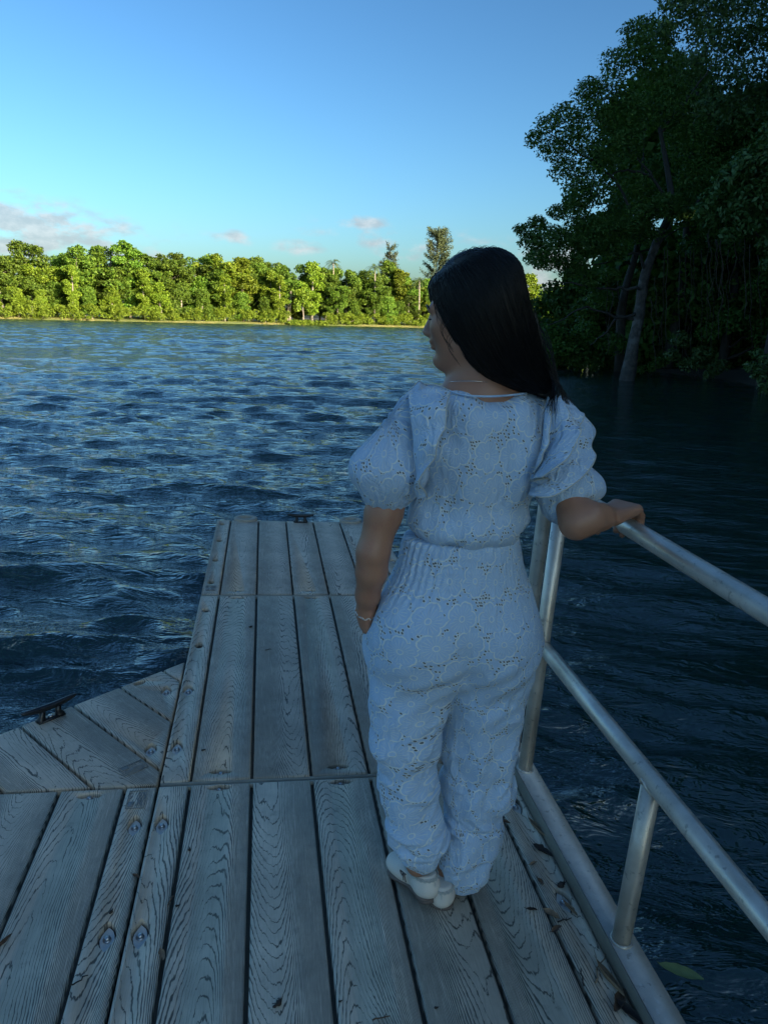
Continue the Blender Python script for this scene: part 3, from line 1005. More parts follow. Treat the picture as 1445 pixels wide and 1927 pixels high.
def far_shore():
    rng = np.random.default_rng(21)
    protos = {}
    nm = {'round': 'broadleaf_tree', 'tall': 'tall_slender_tree', 'spread': 'spreading_tree', 'bush': 'bushy_tree'}
    for kind in ('round', 'round2', 'tall', 'tall2', 'spread', 'spread2', 'bush', 'bush2'):
        k = kind.rstrip('2')
        mat = M['leaf_far'] if kind in ('round', 'tall', 'spread', 'bush2', 'round2') else M['leaf_far_yellow']
        lean = rng.uniform(-0.5, 0.5)
        h = {'round': 8.5, 'tall': 11.5, 'spread': 8.5, 'bush': 5.5}[k]
        protos[kind] = make_tree(nm[k], [(0, 0, -0.3), (lean * 0.3, 0.1, h * 0.35), (lean, -0.1, h * 0.7), (lean * 1.2, 0, h)], [0.26, 0.2, 0.14, 0.06],
                                 far_clumps(k, rng), 8500, 0.38, mat, M['bark_pale'], rng, label='x', group='x', shell=0.45, aspect=0.6, rand=1.15, bias=0.2)
    used = {}
    rows = [('rearmost', 14.0, 4.0, ['round', 'bush2', 'bush', 'bush2'], 1.12), ('back', 9.0, 5.2, ['round', 'tall', 'spread', 'round2', 'tall', 'spread2', 'round'], 1.16),
            ('middle', 4.8, 4.6, ['tall2', 'round', 'spread', 'tall', 'round2', 'bush2', 'spread2'], 0.94),
            ('front', 1.6, 4.4, ['bush', 'round2', 'bush2', 'tall2', 'bush', 'bush2', 'round'], 0.72)]
    # skyline of the photograph: height factor along the shore
    hs = np.array([-20, 0, 15, 22, 35, 45, 52, 60, 72, 86, 100, 150])
    hv = np.array([0.95, 0.95, 0.98, 1.14, 1.12, 1.06, 0.97, 0.98, 0.97, 1.0, 1.0, 1.0])
    for rname, back, step, kinds, sc0 in rows:
        s = -14.0
        i = 0
        items = []
        while s < 146:
            kind = kinds[rng.integers(len(kinds))]
            if not (rname == 'front' and 56 < s < 65):          # the small clearing
                sc = sc0 * np.interp(s, hs, hv) * rng.uniform(0.80, 1.12)
                q = shore(s + rng.uniform(-1, 1), back + rng.uniform(-0.9, 0.9))
                items.append((s, kind, q, sc))
            s += step * rng.uniform(0.75, 1.2)
        seen = [it for it in items if -2 <= it[0] <= 101]
        n_seen = 0
        for s_, kind, q, sc in items:
            k = kind.rstrip('2')
            words = {'round': 'rounded', 'tall': 'tall slender', 'spread': 'wide-crowned', 'bush': 'bushy'}[k]
            hue = 'yellow-green' if kind in ('tall2', 'spread2', 'bush') else 'green'
            if -2 <= s_ <= 101:
                lab = '%s %s tree, %s from the left in the far shore\'s %s row' % (words, hue, ORD[min(n_seen, 29)], rname)
                n_seen += 1
                grp = 'trees along the far shore'
            elif s_ < 0:
                lab, grp = '%s row tree on the far shore beyond the left edge' % rname, 'far shore trees left of the picture (%s)' % rname
            else:
                lab, grp = 'sunlit %s row tree on the far shore behind the mangroves' % rname, 'far shore trees behind the mangroves (%s)' % rname
            args = ((q[0], q[1], 0.55), rng.uniform(0, 6.28), (sc * rng.uniform(1.0, 1.35), sc * rng.uniform(1.0, 1.35), sc), lab, grp)
            if kind not in used:
                used[kind] = 1
                r = protos[kind]
                r.location, r.rotation_euler, r.scale = args[0], (0, 0, args[1]), args[2]
                tag(r, lab, None, grp)
            else:
                copy_tree(protos[kind], *args)

    # palms
    def palm(name, s, back, h, label, seed):
        rg = np.random.default_rng(seed)
        q = shore(s, back)
        t = empty(name, (q[0], q[1], 0.4))
        mb = MB()
        mb.tube(spline([(0, 0, 0), (0.15, 0, h * 0.4), (0.1, 0.1, h * 0.75), (0.0, 0, h)], 14), np.linspace(0.2, 0.13, 14), 7)
        mb.build('trunk', M['bark_pale'], t, True)
        VV, QQ, n0 = [], [], 0
        for k in range(26):
            a = rg.uniform(0, 6.28)
            e = rg.uniform(-0.35, 1.2)
            L = rg.uniform(2.0, 2.8)
            tt = np.linspace(0, 1, 12)
            rad = L * (tt * math.cos(e) + 0.12 * tt)
            zz = L * (tt * math.sin(e) - 0.85 * tt ** 2.2 * 0.9)
            c = np.stack([np.cos(a) * rad, np.sin(a) * rad, h + zz], 1)
            sd = np.array([-math.sin(a), math.cos(a), 0])
            for j in range(1, 11):
                for sg in (-1, 1):
                    w_ = 0.62 * (1 - abs(j / 11 - 0.45)) * rg.uniform(0.8, 1.1)
                    tip = c[j] + sd * sg * w_ * 0.75 + (c[j + 1] - c[j]) * 0.8 - np.array([0, 0, 0.35 * w_])
                    VV += [c[j], c[j] + (c[j + 1] - c[j]) * 0.55, tip]
                    QQ.append((n0, n0 + 1, n0 + 2))
                    n0 += 3
        obj('crown', mesh_data('crown', np.array(VV), np.array(QQ, np.int32)), M['leaf_palm'], t)
        tag(t, label, 'palm tree', 'trees along the far shore')
    palm('palm_tree', 70.1, 7.5, 13.8, 'palm tree whose fronds rise above the far shore, left of the tall feathery tree', 31)
    palm('palm_tree', 89.6, 1.0, 10.5, 'pale palm among the green trees of the far shore near her hair', 32)
    palm('palm_tree', 78.5, 2.5, 13.0, 'lower palm with drooping fronds between the other palms of the far shore', 33)

    # casuarinas: airy, needle-leaved, ascending branches
    def casuarina(s, back, h, wd, nb, label, seed, n=5200, fat=0.085):
        rg = np.random.default_rng(seed)
        q = shore(s, back)
        t = empty('casuarina_tree', (q[0], q[1], 0.4))
        mb = MB()
        mb.tube(wob((0, 0, 0), (0.4, 0, h), 10, 0.12, rg), np.linspace(0.26, 0.03, 10), 6)
        seg = []
        for k in range(nb):
            z0 = h * rg.uniform(0.36, 0.93)
            a = rg.uniform(0, 6.28)
            L = wd * (1.25 - 0.75 * (z0 / h)) * rg.uniform(0.6, 1.1)
            b0 = np.array([0.4 * z0 / h, 0, z0])
            b1 = b0 + np.array([math.cos(a) * L, math.sin(a) * L, L * rg.uniform(0.5, 1.1)])
            mb.tube(wob(b0, b1, 4, 0.06, rg), np.linspace(0.06, 0.015, 4), 4, False)
            seg.append((b0, b1))
        mb.build('trunk', M['bark'], t, True)
        ia = rg.integers(0, len(seg), n)
        A = np.array([seg[i][0] for i in ia])
        B = np.array([seg[i][1] for i in ia])
        u = rg.uniform(0.35, 1.08, n)[:, None]
        p = A + (B - A) * u + rg.normal(size=(n, 3)) * 0.22
        d = rg.normal(size=(n, 3)) * 0.55 + np.array([0, 0, 0.15])
        d /= np.linalg.norm(d, axis=1)[:, None]
        sd = np.cross(d, rg.normal(size=(n, 3)))
        sd /= np.linalg.norm(sd, axis=1)[:, None]
        L = rg.uniform(0.35, 0.75, n)[:, None]
        V = np.stack([p - sd * fat, p + sd * fat, p + d * L], 1).reshape(-1, 3)
        obj('crown', mesh_data('crown', V, np.arange(3 * n, dtype=np.int32).reshape(-1, 3)), M['leaf_needle'], t)
        tag(t, label, 'tree', 'trees along the far shore')
    casuarina(100.1, 12, 24.0, 5.0, 90, 'tallest feathery tree rising above the far shore, just left of her head', 41, 9000)
    casuarina(86.5, 12, 18.6, 3.4, 44, 'thin feathery treetop on the far shore, second tallest, left of the tallest', 42, 3600)

    # small tree in the clearing with a pale straight trunk
    rg = np.random.default_rng(51)
    q = shore(60.5, 1.8)
    make_tree('young_tree', [(0, 0, -0.2), (0.1, 0, 1.6), (0.0, 0, 3.2), (0.1, 0, 5.0)], [0.17, 0.14, 0.1, 0.05],
              [(rg.uniform(-1.5, 1.5), rg.uniform(-1, 1), rg.uniform(3.0, 6.6), rg.uniform(0.7, 1.25)) for _ in range(13)], 2600, 0.42, M['leaf_far_yellow'], M['bark_pale'], rg,
              label='small yellow-green tree with pale trunk in the clearing of the far shore', group='trees along the far shore', loc=(q[0], q[1], 0.5), rand=1.0, aspect=0.6)
    # fallen pale log at the waterline
    q = shore(71.5, 0.2)
    lg = MB()
    lg.tube(wob((-1.6, 0, 0.1), (1.3, 0.3, 1.5), 7, 0.05, rg), np.linspace(0.14, 0.05, 7), 6)
    lo = lg.build('fallen_log', M['bark_pale'], None, True)
    lo.location = (q[0], q[1], 0.1)
    tag(lo, 'pale fallen trunk slanting at the waterline of the far shore', 'log')

    # undergrowth along the waterline: one mass
    C = []
    for s in np.arange(-20, 146, 0.55):
        for k in range(2):
            if 56.5 < s < 64.5 and k == 1: continue
            q = shore(s + rng.uniform(-0.6, 0.6), rng.uniform(-0.6, 1.8))
            hh = rng.uniform(0.3, 2.4) if not 56 < s < 65 else 0.2
            C.append((q[0], q[1], 0.3 + hh, rng.uniform(0.5, 1.05)))
    V, Q = leaves(C, 66000, 0.34, rng, rand=1.0, aspect=0.5, shell=0.4)
    tag(obj('shore_undergrowth', mesh_data('shore_undergrowth', V, Q), M['leaf_far_yellow']), 'bright yellow-green undergrowth along the far waterline', 'undergrowth', None, 'stuff')
    # reeds: pale straw strip at the waterline
    n = 12000
    s = rng.uniform(-20, 146, n)
    q = SH_A[None] + SH_D[None] * s[:, None] + SH_N[None] * (rng.uniform(-0.2, 0.9, n) + 1.2 * np.sin(s * 0.13) + 0.8 * np.sin(s * 0.31))[:, None]
    hgt = rng.uniform(0.15, 0.55, n) * (0.35 + 0.65 * sstep(vnoise(np.column_stack([s * 0.09, s * 0, s * 0]), 6), -0.3, 0.4))
    base = np.column_stack([q, np.full(n, 0.02)])
    sd = np.column_stack([np.full(n, SH_D[0]), np.full(n, SH_D[1]), np.zeros(n)]) * 0.05
    tip = base + np.column_stack([rng.normal(0, 0.12, n), rng.normal(0, 0.12, n), hgt])
    V = np.stack([base - sd, base + sd, tip], 1).reshape(-1, 3)
    M['reed'] = leaf_mat('reed_blade', (0.20, 0.18, 0.05), (0.34, 0.28, 0.11), 0.25, 0.7, 0.0)
    tag(obj('shore_reeds', mesh_data('shore_reeds', V, np.arange(3 * n, dtype=np.int32).reshape(-1, 3)), M['reed']), 'straw-coloured reeds and grass at the edge of the far shore', 'reeds', None, 'stuff')


far_shore()


# ------------------------------------------------------------------ mangroves on the right
def PC(lst):
    """Clumps surveyed as (x, y, distance, radius)."""
    return [tuple(P(x, y, Y)) + (r,) for x, y, Y, r in lst]


def hanging_roots(parent, pts, rng, loc):
    for (x, y0, y1, Y) in pts:
        a = P(x, y0, Y) - loc
        b = P(x + rng.uniform(-8, 8), y1, Y) - loc
        b[1] = a[1] + rng.uniform(-0.3, 0.3)
        mb = MB()
        mb.tube(wob(a, b, 9, 0.045, rng), np.linspace(0.015, 0.009, 9) * rng.uniform(0.7, 1.4), 5)
        mb.build('hanging_root', M['root'], parent, True)


def mangroves():
    rng = np.random.default_rng(77)
    # 1: the leaning tree that stands in the water
    loc = P(1180, 715, 22.2)
    loc[2] = 0
    tr = [P(x, y, Y) - loc for x, y, Y in ((1174, 735, 22.2), (1184, 690, 22.2), (1192, 640, 22.25), (1200, 605, 22.3), (1206, 560, 22.4), (1214, 515, 22.5), (1238, 450, 22.7), (1262, 390, 22.9), (1255, 320, 23.2), (1240, 240, 23.4))]
    t = empty('leaning_mangrove', tuple(loc))
    mb = MB()
    tp = spline(tr, 44)
    rr = np.interp(np.linspace(0, 1, 44), [0, 0.06, 0.2, 0.5, 0.7, 1], [0.34, 0.26, 0.205, 0.17, 0.14, 0.06])
    rr *= 1 + 0.09 * vnoise(np.column_stack([np.arange(44) * 0.5, np.zeros(44), np.zeros(44)]), 2)
    mb.tube(tp, rr, 12)
    mb.build('trunk', M['bark_lichen'], t, True)
    limbs = [[(1205, 545, 22.35), (1175, 543, 22.3), (1140, 541, 22.2), (1080, 534, 22.0), (1030, 528, 21.9)],
             [(1214, 515, 22.5), (1205, 478, 22.4), (1180, 480, 22.3), (1140, 495, 22.2), (1095, 500, 22.1)],
             [(1196, 590, 22.3), (1170, 600, 22.2), (1140, 590, 22.1), (1105, 578, 21.9), (1070, 595, 21.8), (1030, 612, 21.6)],
             [(1200, 605, 22.3), (1165, 596, 22.5), (1140, 625, 22.6), (1110, 650, 22.6)],
             [(1236, 450, 22.7), (1190, 400, 22.9), (1150, 330, 23.0), (1080, 280, 23.0), (1030, 250, 23.0)],
             [(1262, 390, 22.9), (1225, 330, 23.2), (1200, 300, 23.4), (1150, 220, 23.6)],
             [(1225, 330, 23.2), (1195, 325, 23.0), (1170, 320, 22.9), (1130, 345, 22.7)],
             [(1250, 420, 22.8), (1310, 380, 23.0), (1370, 330, 23.2), (1430, 300, 23.4)],
             [(1242, 250, 23.4), (1290, 190, 23.6), (1340, 120, 23.8)]]
    for k, L in enumerate(limbs):
        b = MB()
        p = spline([P(*q) - loc for q in L], 14)
        p[1:-1] += rng.normal(size=(12, 3)) * 0.025
        b.tube(p, np.linspace(0.06, 0.015, 14), 7)
        b.build('limb', M['bark_lichen' if k < 1 else 'bark'], t, True)
    cl = [(1005, 262, 23.0, 0.35), (1030, 235, 23.1, 0.45), (1062, 215, 23.2, 0.5), (1040, 280, 23.0, 0.5), (1075, 265, 23.0, 0.6), (1060, 320, 23.0, 0.5), (1110, 230, 23.4, 0.8), (1140, 180, 23.6, 0.8),
          (1105, 170, 23.7, 0.5), (1180, 215, 23.4, 0.9), (1165, 275, 23.0, 0.9), (1115, 300, 22.8, 0.7), (1090, 345, 22.8, 0.5), (1130, 355, 22.6, 0.55), (1190, 350, 23.3, 0.6),
          (1160, 120, 24, 0.6), (1200, 100, 24.2, 0.7), (1190, 60, 24.5, 0.5), (1215, 45, 24.6, 0.35), (1240, 130, 24.0, 0.9), (1250, 200, 23.6, 1.0), (1290, 260, 23.4, 0.9), (1310, 330, 23.2, 0.8)]
    V1, Q1 = leaves(PC(cl), 21000, 0.135, rng, aspect=0.42, shell=0.35, up=0.4, flat=0.8)
    o = obj('upper_crown', mesh_data('upper_crown', V1 - loc, Q1), M['leaf_dark'], t)
    cl = [(980, 432, 21.6, 0.28), (1000, 455, 21.6, 0.45), (1010, 420, 21.8, 0.35), (1030, 485, 21.7, 0.6), (1060, 450, 21.9, 0.6), (1075, 500, 21.9, 0.6), (1105, 465, 22.0, 0.65), (1130, 430, 22.1, 0.6), (1155, 470, 22.0, 0.5),
          (1180, 430, 22.0, 0.6), (1210, 400, 22.0, 0.6), (1250, 390, 22.0, 0.65), (1290, 405, 22.0, 0.55), (1220, 440, 21.9, 0.45), (1090, 420, 22.6, 0.5), (1110, 525, 22.0, 0.4), (1150, 520, 22.1, 0.35), (1050, 400, 22.6, 0.4), (1085, 385, 22.8, 0.4)]
    V1, Q1 = leaves(PC(cl), 15500, 0.125, rng, aspect=0.42, shell=0.3, up=0.5, flat=0.7)
    o = obj('lower_crown', mesh_data('lower_crown', V1 - loc, Q1), M['leaf_dark'], t)
    hanging_roots(t, [(1232, 520, 660, 22.9), (1255, 470, 665, 23.1), (1278, 480, 668, 23.0), (1222, 560, 690, 22.6), (1150, 545, 668, 22.4), (1142, 520, 660, 22.6), (1300, 460, 690, 22.9)], rng, loc)
    tag(t, 'pale lichen-spotted mangrove leaning out of the water with low bare limbs', 'mangrove', 'mangroves of the right bank')

    # 2: tall glossy-leaved tree filling the upper right corner
    def tree(name, base, trunk, clumps, n, size, lm, label, nroots=(), shell=0.4, aspect=0.45, up=0.35, limbs=8):
        lc = np.array(base, float)
        C = [(c[0] - lc[0], c[1] - lc[1], c[2], c[3]) for c in PC(clumps)]
        tt = make_tree(name, [np.array(q) for q in trunk], np.linspace(0.24, 0.06, 5), C, n, size, lm, M['bark'], rng, limbs=limbs,
                       label=label, cat='mangrove', group='mangroves of the right bank', loc=tuple(lc), shell=shell, aspect=aspect, up=up)
        if len(nroots):
            hanging_roots(tt, nroots, rng, lc)
        return tt
    tree('tall_mangrove', (17.6, 27.0, 0.3), [(0, 0, -0.3), (0.2, 0, 4), (0, 0.2, 8), (-0.2, 0, 12)],
         [(1262, 18, 27, 0.6), (1285, 40, 27, 0.9), (1270, -30, 27.5, 0.9), (1320, 30, 27, 1.2), (1380, 60, 27, 1.4), (1330, 100, 26.5, 1.1), (1420, 120, 26.5, 1.4), (1300, 150, 26.0, 1.0), (1370, 180, 26, 1.2), (1440, 200, 26, 1.2),
          (1350, -40, 27.5, 1.4), (1440, -20, 27.5, 1.6), (1500, 60, 27, 1.6), (1500, 170, 26.5, 1.5), (1245, 75, 26.5, 0.5), (1330, 230, 25.5, 0.9), (1400, 250, 25.5, 1.0), (1480, 280, 25.5, 1.2)],
         21000, 0.17, M['leaf_gloss'], 'tall mangrove with hanging glossy leaves filling the upper right corner', up=-0.1, shell=0.35)
    # 3: spray of large glossy leaves nearer the water on the right edge
    tree('broad_leaved_mangrove', (17.2, 20.2, 0.2), [(0, 0, -0.3), (0.1, 0, 2.0), (-0.3, 0, 4.0), (-0.8, 0, 5.6)],
         [(1440, 265, 19.5, 0.35), (1425, 300, 19.4, 0.4), (1400, 320, 19.5, 0.5), (1445, 330, 19.3, 0.6), (1370, 350, 19.6, 0.5), (1410, 380, 19.4, 0.6), (1340, 385, 19.7, 0.4), (1375, 410, 19.5, 0.5), (1320, 410, 19.8, 0.3), (1440, 400, 19.4, 0.6),
          (1400, 440, 19.5, 0.4), (1370, 455, 19.6, 0.3), (1480, 300, 19.5, 0.7), (1490, 400, 19.5, 0.7), (1440, 470, 19.5, 0.35), (1330, 430, 19.8, 0.25), (1440, 510, 19.5, 0.25)],
         6800, 0.185, M['leaf_gloss'], 'mangrove with a spray of large glossy leaves at the right edge',
         [(1385, 440, 560, 20.0), (1400, 450, 600, 20.4), (1356, 440, 590, 20.6), (1358, 440, 640, 20.8), (1334, 430, 600, 20.9), (1346, 450, 560, 21.0)], shell=0.25)
    # 4, 5, 6: darker trees behind, closing the wall of foliage
    tree('shaded_mangrove', (15.2, 26.6, 0.3), [(0, 0, -0.3), (-0.2, 0, 2.5), (0.2, 0, 5), (0, 0, 8)],
         [(1010, 500, 26.0, 0.5), (1025, 460, 26.0, 0.6), (1045, 650, 26, 0.6), (1055, 670, 25.6, 0.5), (1030, 640, 26.0, 0.5), (1025, 680, 25.8, 0.5), (1090, 390, 26.5, 0.8), (1130, 320, 27, 0.7), (1180, 380, 26.5, 0.7), (1240, 350, 26.5, 1.0), (1300, 300, 26.5, 1.2), (1360, 340, 26.0, 1.1), (1280, 400, 25.8, 0.9), (1340, 430, 25.5, 0.9), (1200, 450, 26, 0.7), (1150, 430, 26.2, 0.7), (1110, 470, 26.2, 0.7),
          (1095, 545, 26.5, 0.5), (1100, 640, 26.3, 0.6), (1130, 580, 26.4, 0.6), (1080, 670, 26.0, 0.5), (1150, 660, 25.9, 0.6), (1230, 90, 27.5, 0.9), (1220, 200, 27.0, 0.7)],
         22000, 0.16, M['leaf_dark'], 'shaded mangrove right behind the leaning trunk', [(1165, 500, 670, 25.5), (1250, 470, 680, 25.4), (1290, 470, 690, 25.3)])
    tree('shaded_mangrove', (19.5, 26.0, 0.3), [(0, 0, -0.3), (0.1, 0, 2.5), (0.2, 0.3, 5), (0.4, 0, 9)],
         [(1300, 480, 26, 0.6), (1370, 480, 25.5, 0.8), (1430, 430, 25.0, 1.0), (1440, 330, 25.5, 1.2), (1390, 270, 26, 1.2), (1430, 560, 24.5, 0.7), (1480, 520, 24.5, 1.2), (1380, 620, 24.8, 0.6), (1440, 640, 24.2, 0.8), (1500, 640, 24, 1.0), (1330, 640, 25.0, 0.5)],
         12000, 0.17, M['leaf_dark'], 'shaded mangrove behind the spray of glossy leaves, with thin roots hanging below',
         [(1318, 470, 690, 24.8), (1330, 440, 640, 24.4), (1345, 450, 690, 24.2), (1370, 470, 660, 24.0), (1393, 450, 540, 23.4), (1410, 460, 680, 23.8), (1425, 480, 690, 23.9), (1304, 470, 570, 24.9)])
    # waterside shrubs
    def shrub(cl, n, size, base, label, lm):
        lc = np.array(base, float)
        C = [(c[0] - lc[0], c[1] - lc[1], c[2] - lc[2], c[3]) for c in PC(cl)]
        tt = empty('waterside_shrub', tuple(lc))
        mb = MB()
        for c in C:
            mb.tube(wob((rng.uniform(-0.2, 0.2), rng.uniform(0, 0.3), -0.2), c[:3], 5, 0.05, rng), np.linspace(0.03, 0.008, 5), 5, False)
        mb.build('stem', M['bark'], tt, True)
        V, Q = leaves(C, n, size, rng, aspect=0.38, shell=0.2, up=0.5)
        obj('foliage', mesh_data('foliage', V, Q), lm, tt)
        tag(tt, label, 'shrub', 'shrubs at the water edge of the right bank')
    b0 = P(1310, 712, 23.4); b0[2] = 0.0
    shrub([(1265, 668, 23.2, 0.3), (1295, 685, 23.0, 0.35), (1320, 665, 23.2, 0.4), (1350, 690, 22.8, 0.4), (1335, 705, 22.8, 0.25), (1280, 640, 23.6, 0.4)], 1500, 0.17, b0, 'green shrub hanging over the water right of the leaning trunk', M['leaf_gloss'])
    b0 = P(1445, 745, 17.8); b0[2] = 0.0
    shrub([(1412, 690, 17.9, 0.22), (1430, 705, 17.7, 0.28), (1445, 680, 17.8, 0.3), (1440, 730, 17.4, 0.25), (1470, 710, 17.6, 0.4), (1425, 665, 18.2, 0.22), (1480, 670, 18, 0.4)], 1500, 0.17, b0, 'light green shrub at the right edge, overhanging the dark water', M['leaf_gloss'])
    b0 = P(1230, 705, 24.4); b0[2] = 0.0
    shrub([(1225, 690, 24.2, 0.25), (1245, 680, 24.4, 0.3), (1205, 695, 24.4, 0.2)], 600, 0.15, b0, 'small dark shrub at the foot of the leaning trunk', M['leaf_dark'])
    b0 = P(1085, 700, 26.0); b0[2] = 0.0
    shrub([(1050, 665, 25.8, 0.5), (1085, 680, 25.6, 0.45), (1115, 685, 25.4, 0.4), (1065, 640, 26.2, 0.5), (1030, 690, 25.6, 0.4)], 2600, 0.15, b0, 'dark low shrub over the water between her hair and the leaning trunk', M['leaf_dark'])

    # the rest of the grove: inland and behind the camera, it keeps the dock in shade
    C = []
    for k in range(30):
        a = rng.uniform(0, 6.28)
        z = rng.uniform(0.8, 12.0)
        wd = 3.6 * (0.75 + 0.35 * math.sin(z * 0.4))
        C.append((math.cos(a) * wd * rng.uniform(0.2, 1), math.sin(a) * wd * rng.uniform(0.2, 1), z, rng.uniform(1.0, 1.9)))
    spots = [(18, 31), (22, 29), (26.5, 27), (23, 23.5), (22, 18), (21, 12), (20, 6), (19, 0), (18, -6), (17, -12), (15.5, -18.5), (11, -25.5),
             (27, 20), (26, 13), (25.5, 6), (24.5, -1), (23.5, -8), (22, -15), (20, -22), (31, 25), (31, 16), (30.5, 8), (30, -2), (29, -11), (22, 36), (27, 34), (26, -20), (16, -27), (20, -29.5), (15, -36), (24, -27), (15, -13.0), (13.5, -20.5), (24, -34)]
    proto = make_tree('grove_tree', [(0, 0, -0.3), (0.2, 0.1, 4), (-0.1, 0, 8), (0, 0, 11)], [0.26, 0.2, 0.12, 0.05], C, 15000, 0.40, M['leaf_dark'], M['bark'], rng,
                      label='x', cat='mangrove', group='x', shell=0.25, aspect=0.7, rand=1.2)
    vis = {0: 'dark grove tree glimpsed between the leaning trunk and her hair', 1: 'dark grove tree deep behind the hanging roots', 2: 'dark grove tree deep behind the right edge',
           3: 'dark grove tree standing close behind the broad glossy leaves', 24: 'dark grove tree farthest back behind the leaning mangrove', 25: 'dark grove tree far back behind the tall mangrove'}
    # low dense undergrowth closing the foot of the grove
    C2 = []
    for k in range(26):
        a = rng.uniform(0, 6.28)
        z = rng.uniform(0.2, 3.4)
        wd = 1.9 * (1.1 - z / 5.5)
        C2.append((math.cos(a) * wd * rng.uniform(0.2, 1), math.sin(a) * wd * rng.uniform(0.2, 1), z, rng.uniform(0.5, 0.85)))
    und = make_tree('understory_bush', [(0, 0, -0.2), (0.1, 0, 1.0), (0, 0, 2.2), (0.1, 0, 3.0)], [0.07, 0.06, 0.04, 0.02], C2, 9000, 0.24, M['leaf_dark'], M['bark'], rng,
                    label='x', cat='bush', group='x', shell=0.2, aspect=0.5, rand=1.2)
    us = [(13.6, 30.5, 'dark bush low over the water beside her hair'), (15.2, 29.4, 'dark bush at the water behind the leaning trunk, left side'), (17.0, 28.6, 'dark bush in the shade directly behind the leaning trunk'),
          (18.8, 27.6, 'dark bush in the shade below the hanging roots, left of centre'), (20.6, 26.6, 'dark bush in the shade below the hanging roots, right of centre'), (22.0, 24.4, 'dark bush at the foot of the grove near the right edge'),
          (21.0, 21.6, 'dark bush behind the light green shrub at the right edge'), (24.5, 27.5, 'second-row dark bush deep in the grove, right'), (21.5, 30.5, 'second-row dark bush deep in the grove, middle'), (18.5, 32.5, 'second-row dark bush deep in the grove, left'),
          (15.5, 34.0, 'hindmost dark bush at the left end of the grove'), (26.0, 24.0, 'hindmost dark bush at the right end of the grove')]
    for i, (x, y, lab) in enumerate(us):
        sc = rng.uniform(0.85, 1.2)
        if i == 0:
            und.location, und.rotation_euler, und.scale = (x, y, 0.0), (0, 0, 0.3), (sc, sc, sc * 0.5)
            tag(und, lab, None, 'bushes under the mangroves')
        else:
            copy_tree(und, (x, y, 0.1), rng.uniform(0, 6.28), (sc, sc, sc * rng.uniform(0.9, 1.3)), lab, 'bushes under the mangroves')
    for i, (x, y) in enumerate(spots):
        lab = vis.get(i, 'dense mangrove of the grove beside and behind the dock')
        grp = 'grove deep behind the mangroves' if i in vis else 'grove beside and behind the dock'
        sc = rng.uniform(0.95, 1.15) * (1.4 if x > 18.5 and y < 27 else 1.0)
        if i == 0:
            r = proto
            r.location, r.rotation_euler, r.scale = (x, y, 0.3), (0, 0, 1.0), (sc, sc, sc)
            tag(r, lab, None, grp)
        else:
            copy_tree(proto, (x, y, 0.3), rng.uniform(0, 6.28), (sc, sc, sc * rng.uniform(0.9, 1.1)), lab, grp)


mangroves()

# ------------------------------------------------------------------ dock frame (floating, listing a little to the right)
DM = Matrix(((0.99927, 0.0, 0.03812, 0), (0.00051, 0.99991, -0.01348, 0), (-0.03812, 0.01349, 0.99918, 0.42), (0, 0, 0, 1)))
DN = np.array(DM)[:3, :3]
DO = np.array([0, 0, 0.42])


def D(x, y, h=0.0):
    """Sight line (x, y) met with the deck surface, in dock coordinates."""
    r = CRIGHT * ((x - CX) / FPX) + CFWD - CUP * ((y - CY) / FPX)
    c, r = DN.T @ (CAM - DO), DN.T @ r
    return c + r * ((h - c[2]) / r[2])


def d2w(p):
    return DO + DN @ np.asarray(p, float)


def inset(poly, d):
    n = len(poly)
    out = []
    for i in range(n):
        a, b, c = np.array(poly[i - 1], float), np.array(poly[i], float), np.array(poly[(i + 1) % n], float)
        e1, e2 = (b - a) / np.linalg.norm(b - a), (c - b) / np.linalg.norm(c - b)
        n1, n2 = np.array([-e1[1], e1[0]]), np.array([-e2[1], e2[0]])
        bis = n1 + n2
        bis /= max(1e-6, bis @ n1)
        out.append(b + bis * d)
    return np.array(out)


def lens(c, L, Wd, ang, n=7, kind='lens'):
    """Eye-shaped pocket outline, counter-clockwise."""
    pts = []
    if kind == 'lens':
        for s in (1, -1):
            for t in np.linspace(-1, 1, n)[:-1]:
                pts.append((s * t * -1 * L / 2 * 1.0, s * Wd / 2 * max(0.0, 1 - abs(t) ** 1.6) + (0.003 * s)))
        pts = [(p[0], p[1]) for p in pts]
    else:
        pts = [(math.cos(a) * L / 2, math.sin(a) * Wd / 2) for a in np.linspace(0, 2 * math.pi, 15)[:-1]]
    ca, sa = math.cos(ang), math.sin(ang)
    pts = np.array([(c[0] + p[0] * ca - p[1] * sa, c[1] + p[0] * sa + p[1] * ca) for p in pts])
    ar = 0.5 * np.sum(pts[:, 0] * np.roll(pts[:, 1], -1) - pts[:, 1] * np.roll(pts[:, 0], -1))
    return pts if ar > 0 else pts[::-1]


RND = 0.007


